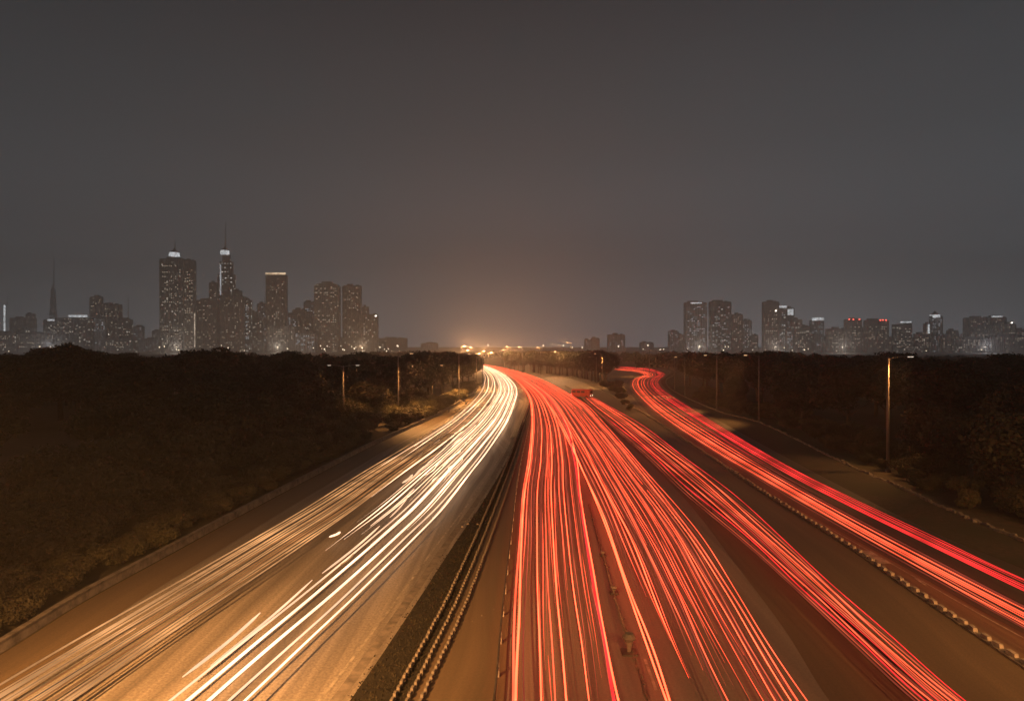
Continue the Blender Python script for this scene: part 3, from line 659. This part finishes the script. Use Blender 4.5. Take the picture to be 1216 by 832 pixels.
# shrubs hugging the left parapet
q, hd = along(offset(RAIL, -1), 1.0); ns = 0
for i in range(len(q)):
    if ns >= 110: break
    if q[i][1] < 24 or q[i][1] > 190: continue
    for k_ in range(2):
        if random.random() > (.75 if q[i][1] < 90 else .4): continue
        d = random.uniform(2.2, 15); x = q[i][0]-d*math.sin(hd[i]); y = q[i][1]+d*math.cos(hd[i])
        if near_curve(RAIL, x, y) < 1.9 or not free(x, y, 1.7): continue
        plant('shrub', x, y, (1.4+min(d, 12)*.24)*random.uniform(.8, 1.15), 'leafy shrub lit warm beside the pale left parapet', 'shrubs along the left parapet', 1.1); ns += 1
q, hd = along(offset(RAIL, -1), .9)
ns = 0
for i in range(len(q)):
    if q[i][1] < 24 or q[i][1] > 235 or ns >= 120 or random.random() > (.8 if q[i][1] < 90 else .42): continue
    d = random.uniform(.6, 2.6); x = q[i][0]-d*math.sin(hd[i]); y = q[i][1]+d*math.cos(hd[i])
    if near_curve(RAIL, x, y) < 1.3: continue
    plant('shrub', x, y, random.uniform(.6, 1.5)*(1 if y < 110 else 1.9), 'low scrubby bush pressed against the left parapet', 'low bushes pressed against the left parapet', 1.3); ns += 1
# low growth along the right kerb
q, hd = along(EDGE_R, 1.3); ns = 0
for i in range(len(q)):
    if ns >= 150: break
    if q[i][1] < 40 or q[i][1] > 260: continue
    for k_ in range(2):
        if random.random() > (.6 if q[i][1] < 120 else .8): continue
        d = random.uniform(1.6, 7); x = q[i][0]+d*math.sin(hd[i]); y = q[i][1]-d*math.cos(hd[i])
        if near_curve(EDGE_R, x, y) < 1.2: continue
        plant('shrub', x, y, (.7+d*.28)*random.uniform(.7, 1.2), 'ragged brown shrub behind the right stone kerb', 'shrubs along the right kerb'); ns += 1
# the far woods that read as one mass
def wood(name, label, rows):
    V = []; Fc = 0; base = []
    for px, yt, D in rows:
        x, y, h = at(px, yt, D); h = max(h, 5); rad = h*random.uniform(.45, .7)
        nl = 420; d_ = rng.normal(size=(nl, 3)); d_ /= np.linalg.norm(d_, axis=1)[:, None]; d_[:, 2] = np.abs(d_[:, 2])*1.0-.35*(rng.random(nl))
        rr = rad*(.7+.35*rng.random(nl))*(1+.2*np.sin(d_[:, 0]*7+px)*np.cos(d_[:, 2]*6)); c = np.array((x, y, h*.48))+d_*rr[:, None]*np.array((1, 1, h*.52/rad))
        t = rng.normal(size=(nl, 3)); t /= np.linalg.norm(t, axis=1)[:, None]; b_ = np.cross(t, rng.normal(size=(nl, 3))); b_ /= np.linalg.norm(b_, axis=1)[:, None]; s = .09*h*rng.uniform(.5, 1.2, (nl, 1))
        V.append(np.stack([c-t*s, c-b_*s*.7, c+t*s, c+b_*s*.7], 1).reshape(-1, 3))
    v = np.concatenate(V); f = [(i, i+1, i+2, i+3) for i in range(0, len(v), 4)]
    me = bpy.data.meshes.new(name); me.from_pydata(v.tolist(), [], f); me.materials.append(M['leaf0']); tag(link(name, me), label, 'woodland', None, 'stuff')
rows = []
for i in range(230):
    px = random.uniform(-60, 470); D = random.uniform(230, 640); rows.append((px, 424+2*math.sin(px*.05)+1.5*math.sin(px*.13+2)+random.uniform(-1.5, 3), D))
wood('far_woodland', 'far dark woodland below the left skyline', rows)
rows = [(random.uniform(440, 745), 417.5+random.uniform(-1.2, 2), random.uniform(560, 760)) for _ in range(150)]
wood('far_woodland', 'far hazy woodland behind the bend under the orange glow', rows)
rows = [(random.uniform(745, 1280), 0, random.uniform(300, 640)) for _ in range(230)]
rows = [(a, (419 if a < 960 else 425)+1.8*math.sin(a*.06)+random.uniform(-1.8, 3), c) for a, _, c in rows]
wood('far_woodland', 'far grey woodland below the right skyline', rows)
# median grass
b = MB(); nA, nB = RIM[:131], BARR
ia = np.linspace(0, len(nA)-1, 400); ib = np.linspace(0, len(nB)-1, 400)
for _ in range(9000):
    k_ = random.randrange(0, 230); u = random.uniform(.03, .9); a = nA[int(ia[k_])]; c = nB[int(ib[k_])]
    f_ = ia[k_]-int(ia[k_]); f2 = ib[k_]-int(ib[k_]); a = a*(1-f_)+nA[min(int(ia[k_])+1, len(nA)-1)]*f_; c = c*(1-f2)+nB[min(int(ib[k_])+1, len(nB)-1)]*f2
    p = a*(1-u)+c*u+np.array((random.gauss(0, .15), random.gauss(0, .5), 0)); h = random.uniform(.03, .09); w = random.uniform(.02, .05); an = random.uniform(0, 3.14)
    dx, dy = math.cos(an)*w, math.sin(an)*w; lx, ly = random.gauss(0, .05), random.gauss(0, .05)
    b.quad((p[0]-dx, p[1]-dy, 0), (p[0]+dx, p[1]+dy, 0), (p[0]+dx*.3+lx, p[1]+dy*.3+ly, h), (p[0]-dx*.3+lx, p[1]-dy*.3+ly, h))
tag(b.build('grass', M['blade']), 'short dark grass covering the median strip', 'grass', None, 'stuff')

# ------------------------------------------------------------------ skyline
def facade(name, wall, lit, col, e, bay=5.0, flr=4.2, seed=0.0):
    m = mat(name, wall, .75); nt = m.node_tree; N = nt.nodes; L = nt.links; b = N['Principled BSDF']
    tc = N.new('ShaderNodeTexCoord'); sp = N.new('ShaderNodeSeparateXYZ'); L.new(tc.outputs['Object'], sp.inputs[0])
    def mth(op, a, b_=None):
        q = N.new('ShaderNodeMath'); q.operation = op
        for i, v in enumerate((a, b_)):
            if v is None: continue
            if isinstance(v, (int, float)): q.inputs[i].default_value = v
            else: L.new(v, q.inputs[i])
        return q.outputs[0]
    u = mth('DIVIDE', mth('ADD', mth('ADD', sp.outputs[0], sp.outputs[1]), 500+seed), bay); v = mth('DIVIDE', mth('ADD', sp.outputs[2], 500), flr)
    fu, fv = mth('FRACT', u), mth('FRACT', v); iu, iv = mth('FLOOR', u), mth('FLOOR', v)
    inw = mth('MULTIPLY', mth('MULTIPLY', mth('GREATER_THAN', fu, .22), mth('LESS_THAN', fu, .80)), mth('MULTIPLY', mth('GREATER_THAN', fv, .25), mth('LESS_THAN', fv, .78)))
    geo = N.new('ShaderNodeNewGeometry'); s2 = N.new('ShaderNodeSeparateXYZ'); L.new(geo.outputs['Normal'], s2.inputs[0])
    inw = mth('MULTIPLY', inw, mth('LESS_THAN', mth('ABSOLUTE', s2.outputs[2]), .5))
    cb = N.new('ShaderNodeCombineXYZ'); L.new(iu, cb.inputs[0]); L.new(iv, cb.inputs[1]); cb.inputs[2].default_value = seed
    wn = N.new('ShaderNodeTexWhiteNoise'); wn.noise_dimensions = '3D'; L.new(cb.outputs[0], wn.inputs[0])
    isl_ = mth('GREATER_THAN', wn.outputs[0], 1-lit); pw = mth('POWER', mth('FRACT', mth('MULTIPLY', wn.outputs[0], 57.3)), 2.5)
    es = mth('MULTIPLY', mth('MULTIPLY', inw, isl_), mth('ADD', mth('MULTIPLY', pw, e*.45), e*.03))
    mx = N.new('ShaderNodeMix'); mx.data_type = 'RGBA'; L.new(inw, mx.inputs[0]); mx.inputs[6].default_value = (*wall, 1); mx.inputs[7].default_value = (.02, .022, .025, 1)
    L.new(mx.outputs[2], b.inputs['Base Color']); b.inputs['Emission Color'].default_value = (*col, 1); L.new(es, b.inputs['Emission Strength'])
    m.cycles.emission_sampling = 'NONE'; return m
WARM = (1, .78, .52); COOL = (.86, .92, 1.0)
FM = [facade('facade_dark', (.10, .095, .09), .30, (1, .88, .72), 1.6, seed=1.0), facade('facade_mid', (.20, .18, .165), .22, WARM, 1.2, 4.5, 3.8, 5.0),
      facade('facade_pale', (.32, .30, .29), .30, COOL, 1.1, 5.5, 4.0, 9.0), facade('facade_brown', (.17, .12, .10), .20, WARM, 1.0, 4.0, 3.6, 13.0),
      facade('facade_glass', (.06, .06, .065), .42, (1, .92, .8), 1.8, 6.0, 4.4, 17.0)]
M['roofing'] = noise_mat('roof_concrete', (.12, .115, .11), (.07, .068, .065), .2, .9)
M['win_w'] = glow_mat('lit_window_warm', (1, .8, .6), .6, .6, .05, 'NONE'); M['win_c'] = glow_mat('lit_window_cool', (.88, .94, 1), .55, .6, .05, 'NONE')
M['crown_lit'] = glow_mat('floodlit_crown', (.92, .97, 1), .9, .4, .1, 'NONE'); M['crown_warm'] = glow_mat('lit_roof_ring', (1, .72, .45), 1.2, .5, .1, 'NONE')
M['beacon'] = glow_mat('roof_beacon', (1, .9, .75), 9, 0, sample='NONE'); M['beacon_red'] = glow_mat('red_roof_beacon', (1, .12, .08), 5, 0, sample='NONE')
wmesh = {}
for nm in ('win_w', 'win_c'):
    b = MB(); b.box((0, 0, 0), (2.0, .3, 1.4)); wmesh[nm] = b.mesh('window', M[nm])
def m_of(px0, px1, D): return (px1-px0)/F*D
def tower(name, label, D, blocks, fm, cat='building', nwin=24, group=None, extras=(), ybase=425):
    """blocks: (x0, x1, ytop, material offset, style); the first is the main one"""
    x0, x1, yt, *_ = blocks[0]; c = at((x0+x1)/2, 411, D); org = np.array((c[0], D, 0.0))
    t = empty(name, tuple(org)); tag(t, label, cat, group)
    for bi, (x0, x1, yt, *st) in enumerate(blocks):
        fo = st[0] if st else 0; style = st[1] if len(st) > 1 else 'flat'
        w = m_of(x0, x1, D); cx = at((x0+x1)/2, 411, D)[0]-org[0]; h = at(0, yt, D)[2]; dp = max(10, min(20, w*.4)); cy = dp/2 + bi*3.1
        mt = FM[(fm+fo) % 5]; b = MB()
        if style == 'taper':
            hs = [0, h*.62, h*.62, h*.8, h*.8, h*.93, h*.93, h]; ws = [1, 1, .82, .82, .62, .62, .40, .36]
            rings = [[(cx-w/2*k_, cy-dp/2*k_, z), (cx+w/2*k_, cy-dp/2*k_, z), (cx+w/2*k_, cy+dp/2*k_, z), (cx-w/2*k_, cy+dp/2*k_, z)] for z, k_ in zip(hs, ws)]
            n = len(b.v); b.loft(rings); b.f.append((n+28, n+29, n+30, n+31))
        elif style == 'round':
            pts = [(-.5, 0), (-.5, .93), (-.42, .96), (-.2, .975), (-.18, 1.0), (.18, 1.0), (.2, .975), (.42, .96), (.5, .93), (.5, 0)]
            rings = [[(cx+a*w, cy+s_*dp/2, z*h) for a, z in pts] for s_ in (-1, 1)]
            b.loft(rings); b.f.append(tuple(range(10))); b.f.append(tuple(range(10, 20))[::-1])
        elif style == 'slant':
            b.v += [(cx-w/2, cy-dp/2, 0), (cx+w/2, cy-dp/2, 0), (cx+w/2, cy+dp/2, 0), (cx-w/2, cy+dp/2, 0), (cx-w/2, cy-dp/2, h*.94), (cx+w/2, cy-dp/2, h), (cx+w/2, cy+dp/2, h), (cx-w/2, cy+dp/2, h*.94)]
            b.f += [(0, 3, 2, 1), (4, 5, 6, 7), (0, 1, 5, 4), (1, 2, 6, 5), (2, 3, 7, 6), (3, 0, 4, 7)]
        else:
            b.box((cx, cy, h/2), (w, dp, h))
        b.build('wall' if bi == 0 else 'wing', mt, t)
        # roof parapet, plant rooms and vertical ribs
        r_ = MB()
        if style == 'flat':
            r_.box((cx, cy, h+.9), (w*.98, dp*.98, 1.8)); r_.box((cx-w*random.uniform(.0, .2), cy, h+3.6), (w*random.uniform(.25, .5), dp*.5, 3.6))
            if w > 20: r_.box((cx+w*.3, cy, h+2.8), (w*.14, dp*.3, 2.0))
            r_.build('roof_plant', M['roofing'], t)
            rb = MB(); nr = max(2, int(w/9))
            for k_ in range(nr+1): rb.box((cx-w/2+w*k_/nr, cy-dp/2-.35, h/2), (1.0, .7, h))
            rb.build('facade_ribs', M['roofing'], t)
        nw = int(nwin*(1 if bi == 0 else .6)); wm = wmesh['win_c' if (fm+fo) % 5 in (2, 4) else 'win_w']
        floors = np.arange(12, max(14, h*(.94 if style in ('flat', 'slant', 'round') else .6)), 4.2); ncol = max(2, int(w*.88/4.2)); used = set()
        wts = rng.random(len(floors))**2+.08; wts /= wts.sum()
        for _ in range(int(nw*1.0)):
            zc = floors[rng.choice(len(floors), p=wts)]; ci = random.randrange(ncol)
            if (zc, ci) in used: continue
            used.add((zc, ci)); link('window', wm, t, (cx+(ci-(ncol-1)/2)*4.2, cy-dp/2-.2, zc))
    for ex in extras:
        k_ = ex[0]
        if k_ == 'mast':                    # px, ytop, ybottom, radius
            _, px, y0, y1, r0 = ex; a = at(px, y1, D)-org; c2 = at(px, y0, D)-org; b = MB(); b.tube([(a[0], 8, a[2]), (a[0], 8, (a[2]+c2[2])/2), (a[0], 8, c2[2])], [r0, r0*.6, r0*.25], 6); b.build('mast', M['steel'], t)
        elif k_ in ('crown', 'strip', 'ring'):
            _, xa, xb, y0, y1 = ex[:5]; a = at(xa, y1, D)-org; c2 = at(xb, y0, D)-org; b = MB(); b.box(((a[0]+c2[0])/2, 5 if k_ == 'crown' else -.5, (a[2]+c2[2])/2), (c2[0]-a[0], 14 if k_ == 'crown' else 1.2, c2[2]-a[2]), 0, .92 if k_ == 'crown' else 1)
            if k_ == 'crown':
                q_ = MB(); zz = c2[2]; xm = (a[0]+c2[0])/2; hw = (c2[0]-a[0])/2; q_.tube([(xm, 5, zz), (xm, 5, zz+2.5), (xm, 5, zz+5), (xm, 5, zz+8)], [hw*.9, hw*.8, hw*.4, 1.2], 8); q_.build('crown_roof', M['roofing'], t)
            b.build({'crown': 'lit_crown', 'strip': 'light_strip', 'ring': 'lit_roof_band'}[k_], M[ex[5] if len(ex) > 5 else 'crown_lit'], t)
        elif k_ in ('beacon', 'beacon_red'):
            a = at(ex[1], ex[2], D)-org; b = MB(); b.tube([(a[0], -1, a[2]-1.2), (a[0], -1, a[2]), (a[0], -1, a[2]+1.2)], [.8, 1.9, .8], 8); b.build('roof_light', M[k_], t)
    return t
D1, D2, D3 = 1450, 1750, 2150
T = tower
T('spire', 'thin brightly floodlit spire at the far left edge of the skyline', D1, [(3, 9, 398, 0, 'flat')], 2, 'tower', 3, extras=[('strip', 5.0, 6.6, 362, 398), ('mast', 6, 352, 362, .9)])
T('apartment_block', 'hazy brownish block second from the left edge of the skyline', D2, [(12, 38, 378), (30, 39, 373)], 3, nwin=14)
T('office_building', 'low dark block with bright windows at the left edge of the skyline', D1-60, [(-14, 20, 396), (18, 54, 397, 1)], 0, nwin=30)
T('skyscraper', 'faint needle-like supertall tower with bluish lights far left', D3+200, [(59, 66, 338, 0, 'taper')], 2, nwin=24, extras=[('mast', 62.3, 304, 337, 2.0)])
T('hotel', 'wide dark block with a floodlit curved roof left of the twin towers', D1, [(52, 108, 380), (72, 106, 376, 0, 'round')], 0, nwin=40, extras=[('ring', 82, 104, 374, 376.6), ('ring', 57, 65, 379, 381)])
T('apartment_block', 'dark stepped pair of slabs just right of the curved roof block', D1+40, [(107, 120, 353), (118, 140, 362, 0)], 1, nwin=22, extras=[('beacon', 129, 397)])
T('office_building', 'low block with a scatter of lights before the dark stepped slabs', D1-80, [(120, 158, 404)], 0, nwin=24)
T('office_tower', 'slim dark tower with a lattice mast between stepped slabs and black tower', D1+20, [(140, 155, 380)], 0, nwin=12, extras=[('mast', 150, 352, 380, 1.6)])
T('apartment_block', 'small pale hazy block left of the big black tower', D2+100, [(159, 170, 388), (180, 190, 393)], 2, nwin=8, extras=[('mast', 167, 380, 388, .9)])
T('warehouse', 'long low hazy roofed block at the foot of the big black tower', D2, [(168, 196, 403)], 2, nwin=8)
T('skyscraper', 'tallest broad black tower with many lit windows and a white lit cap', D1-100, [(190, 218, 308), (217, 230, 310, 1)], 0, nwin=100, extras=[('crown', 201, 210.5, 299.5, 304), ('mast', 205.5, 284, 297, 1.9), ('strip', 231, 232.0, 372, 412, 'win_w')])
T('skyscraper', 'slender stepped tower with white lit crown and long antenna', D1, [(256, 279, 302, 1, 'taper')], 3, nwin=60, extras=[('crown', 262, 270, 297, 302), ('mast', 266, 262, 294, 1.8), ('strip', 261.5, 262.8, 314, 350, 'win_c')])
T('apartment_block', 'brown slab with thin lit columns left of the antenna tower foot', D1-40, [(234, 258, 357), (248, 257, 336, 0)], 3, nwin=34)
T('apartment_block', 'dark brown slab in front of the antenna tower', D1-60, [(262, 290, 353), (289, 297, 357, 1)], 3, nwin=34)
T('apartment_block', 'narrow hazy slab with pale edge right of the dark brown slab', D1+30, [(296, 306, 371), (305, 318, 361, 1)], 1, nwin=16, extras=[('mast', 313, 348, 361, 1.0)])
T('skyscraper', 'flat-topped brown tower with a glowing band of roof lights', D1-30, [(316, 339, 327)], 3, nwin=44, extras=[('ring', 315.5, 339.5, 323.6, 326, 'crown_warm')])
T('apartment_block', 'pale lit slab with many windows right of the roof-lit tower', D1+60, [(340, 353, 374), (347, 362, 368, 1), (360, 374, 359, 0)], 2, nwin=30, extras=[('strip', 348, 350, 408, 420, 'win_w')])
T('apartment_block', 'lower grey block filling the foot between roof-lit and domed towers', D1-90, [(318, 350, 388), (350, 374, 396, 1)], 1, nwin=30)
T('skyscraper', 'dark tower with a rounded stepped top and even rows of windows', D1-70, [(373, 402, 334, 0, 'round')], 1, nwin=64)
T('skyscraper', 'dark flat-topped tower right of the rounded tower', D1-50, [(407, 428, 340)], 1, nwin=44)
T('apartment_block', 'lower stepped block with a bright corner lamp at the end of the left skyline', D1-60, [(427, 448, 374), (430, 437, 365, 0)], 1, nwin=22, extras=[('beacon', 446.5, 375)])
T('warehouse', 'long faint low block at the right end of the left skyline', D3, [(446, 483, 402)], 3, nwin=10)
T('apartment_block', 'faint small pair of blocks behind the middle wood', D2+100, [(694, 702, 404), (702, 712, 402, 1)], 2, nwin=8)
T('apartment_block', 'grey square block standing alone behind the middle wood', D1+150, [(722, 742, 398)], 2, nwin=14)
T('apartment_block', 'small hazy grey block left of the right-hand twin towers', D2, [(794, 806, 394), (805, 813, 398, 1)], 2, nwin=10)
T('skyscraper', 'left one of the two matching grey towers right of the road', D1, [(814, 839, 360)], 2, nwin=56, extras=[('ring', 820, 833, 359, 360.4)], group=None)
T('skyscraper', 'right one of the two matching grey towers right of the road', D1+10, [(844, 868, 359)], 4, nwin=56)
T('apartment_block', 'brown slab with a lower lit neighbour right of the twin towers', D1+30, [(869, 882, 374), (881, 893, 381, 4)], 3, nwin=24)
T('skyscraper', 'dark tower with orange and white roof lights right of the centre gap', D1, [(907, 925, 359), (922, 935, 366, 1)], 3, nwin=40, extras=[('ring', 925, 934, 363, 365.5), ('beacon', 921, 369)])
T('skyscraper', 'pale hazy tower half hidden behind the tower with orange roof light', D2, [(935, 943, 366)], 2, nwin=8, extras=[('ring', 935, 942, 367, 374)])
T('apartment_block', 'dark peaked block next to a brightly lit low slab', D1-20, [(943, 963, 388), (942, 953, 380, 0), (935, 946, 392, 2)], 0, nwin=24)
T('skyscraper', 'pale hazy tower with a faintly lit top among the right skyline', D2-100, [(963, 978, 381)], 2, nwin=16, extras=[('ring', 964, 978, 377, 380.5)])
T('apartment_block', 'wide brown block left of the first red-lit roof', D1+20, [(984, 1008, 391)], 3, nwin=22)
T('apartment_block', 'brown tower with a dotted line of red roof lights', D1, [(1005, 1023, 380)], 3, nwin=20, extras=[('beacon_red', 1008, 379), ('beacon_red', 1013, 379), ('beacon_red', 1020, 379)])
T('apartment_block', 'brown block joining the two towers with red roof lights', D1+10, [(1022, 1032, 391)], 3, nwin=10)
T('apartment_block', 'wider brown tower with one red glowing roof corner', D1-10, [(1030, 1055, 381)], 3, nwin=26, extras=[('beacon_red', 1045, 380), ('beacon_red', 1048, 380), ('beacon_red', 1051.5, 380)])
T('apartment_block', 'low hazy block between red-roofed tower and slanted-roof tower', D1+90, [(1054, 1064, 402), (1083, 1092, 403)], 1, nwin=8)
T('office_tower', 'dark tower with a slanted floodlit roof edge', D1, [(1063, 1083, 383, 0, 'slant')], 0, nwin=24, extras=[('ring', 1069, 1082, 381.5, 383.2)])
T('skyscraper', 'pale stepped tower with the brightest white lit top on the right', D1+40, [(1106, 1119, 376), (1100, 1108, 385, 1), (1090, 1107, 397, 3)], 2, nwin=30, extras=[('crown', 1107, 1116, 373.5, 377), ('strip', 1101.5, 1103.5, 385, 396)])
T('apartment_block', 'plain brown block with a taller dark neighbour', D1-30, [(1119, 1130, 399), (1128, 1139, 393, 0)], 3, nwin=8)
T('office_building', 'broad brown flat-topped building at the right side of the skyline', D1+50, [(1150, 1180, 378), (1176, 1196, 377, 0)], 3, nwin=40, extras=[('ring', 1177, 1190, 375, 376.6)])
T('office_tower', 'narrow tower with a brilliant white roof lamp near the right edge', D1, [(1194, 1206, 385)], 1, nwin=12, extras=[('beacon', 1201, 383)])
T('office_building', 'long low block with scattered lights at the right edge', D1-70, [(1140, 1182, 403), (1178, 1222, 399, 1), (1222, 1250, 395, 0)], 0, nwin=36)
for i, (a, c, y, k_, lb) in enumerate(((20, 36, 392, 0, 'small dark block before the hazy brownish block at far left'), (112, 126, 378, 2, 'narrow pale block in front of the stepped slabs'), (242, 252, 366, 0, 'thin dark block at the foot of the brown slab beside the black tower'),
        (276, 286, 346, 1, 'slim hazy block rising right of the antenna tower shaft'), (300, 312, 380, 0, 'small dark block left of the roof-lit tower foot'), (328, 346, 396, 3, 'low brown block at the foot of the roof-lit tower'), (362, 378, 378, 0, 'dark block tucked left of the rounded tower'), (392, 410, 404, 2, 'low pale block between rounded and flat-topped towers'),
        (440, 458, 407, 0, 'lowest dark block at the right end of the left skyline'), (886, 900, 398, 0, 'low dark block right of the brown slab and its lit neighbour'), (950, 966, 396, 3, 'low brown block before the pale hazy tower'), (978, 990, 403, 0, 'lowest block left of the wide brown block'), (1010, 1026, 397, 0, 'dark low block before the dotted red roof tower'), (1062, 1072, 392, 3, 'brown low block at the foot of the slanted-roof tower'), (1136, 1152, 404, 1, 'low grey block left of the broad flat-topped building'), (1206, 1222, 392, 3, 'brown block at the extreme right edge'))):
    T('apartment_block', lb, D1-30+i*7, [(a, c, y)], k_, nwin=10, extras=[('mast', (a+c)/2, y-5, y, .6)] if i % 3 == 0 else ())
# faint second rank far behind
for i, (a, c, y) in enumerate(((38, 50, 398), (240, 262, 380), (300, 330, 395), (385, 420, 402), (500, 520, 408), (980, 1000, 399), (1140, 1152, 398), (760, 776, 407))):
    T('apartment_block', 'faint hazy block behind the front rank of the skyline', D3, [(a, c, y)], 2, nwin=6, group='hazy blocks far behind')
# city lamps glittering at the foot of the skyline
M['lamp_city'] = glow_mat('city_lamp_glass', (1, .8, .55), 2.6, .5, .01, 'NONE')
cb = MB(); cb.tube([(0, 0, 7.6), (0, 0, 8.2), (0, 0, 8.8)], [.4, .9, .4], 8); gm = cb.mesh('lamp_globe', M['lamp_city'])
cb = MB(); cb.tube([(0, 0, 0), (0, 0, 7.6)], .12, 6); pm = cb.mesh('pole', M['pole'])
for i in range(64):
    px = random.choice([random.uniform(-5, 480), random.uniform(380, 480), random.uniform(560, 960), random.uniform(760, 1220)]); D = random.uniform(800, 1330)
    if 575 < px < 745: D = random.uniform(800, 900)
    hz = at(px, random.uniform(409.5, 417 if px < 480 or px > 760 else 412.5), D)[2]
    t = empty('city_lamp', (at(px, 411, D)[0], D, 0)); t.scale = (1, 1, hz/8.2); tag(t, 'tiny distant city lamp glittering at the foot of the skyline', 'street lamp', 'distant city lamps')
    link('pole', pm, t); o = link('lamp_globe', gm, t); o.scale = (1, 1, 1)
for px, D, pw, col in ((210, 1250, 1.0, (1, .86, .72)), (330, 1250, 1.0, (1, .84, .68)), (430, 1200, 1.2, (1, .66, .4)), (60, 1250, .9, (.9, .93, 1)), (-40, 1250, .7, (1, .9, .8)), (830, 1250, .9, (1, .88, .75)), (1000, 1250, 1.0, (1, .88, .78)), (1170, 1250, 1.0, (.95, .93, 1)), (920, 1260, .9, (1, .86, .75))):  # hidden lamps added to brighten the mist at the skyline foot
    t = empty('added_mist_lamp', (at(px, 411, D)[0], D, 0)); tag(t, 'hidden lamp added to brighten the mist among the city blocks', 'added lamp', 'added lamps brightening the city mist')
    b = MB(); b.tube([(0, 0, 0), (0, 0, 11)], [.3, .2], 6); b.build('pole', M['pole'], t); b = MB(); b.tube([(0, 0, 11), (0, 0, 11.8), (0, 0, 12.4)], [.4, 1.0, .4], 8); b.build('lamp_globe', M['lamp_city'], t)
    lamp_light('lamp_light', (0, -2, 13.5), 120000*pw, t, spot=False, col=col, size=1.5)

# ------------------------------------------------------------------ haze
b = MB(); b.box((0, 1150, 175), (6400, 3100, 356))
hm = bpy.data.materials.new('haze'); hm.use_nodes = True; nt = hm.node_tree; nt.nodes.clear()
o_ = nt.nodes.new('ShaderNodeOutputMaterial'); v_ = nt.nodes.new('ShaderNodeVolumePrincipled'); v_.inputs['Color'].default_value = (.93, .91, .90, 1)
v_.inputs['Density'].default_value = HAZE_D; v_.inputs['Anisotropy'].default_value = .3; nt.links.new(v_.outputs[0], o_.inputs['Volume'])
hz_ = b.build('haze', hm); tag(hz_, 'thin warm night haze over the whole valley', 'haze', None, 'stuff')
print('trails', ntr[0], 'objects', len(S.objects))
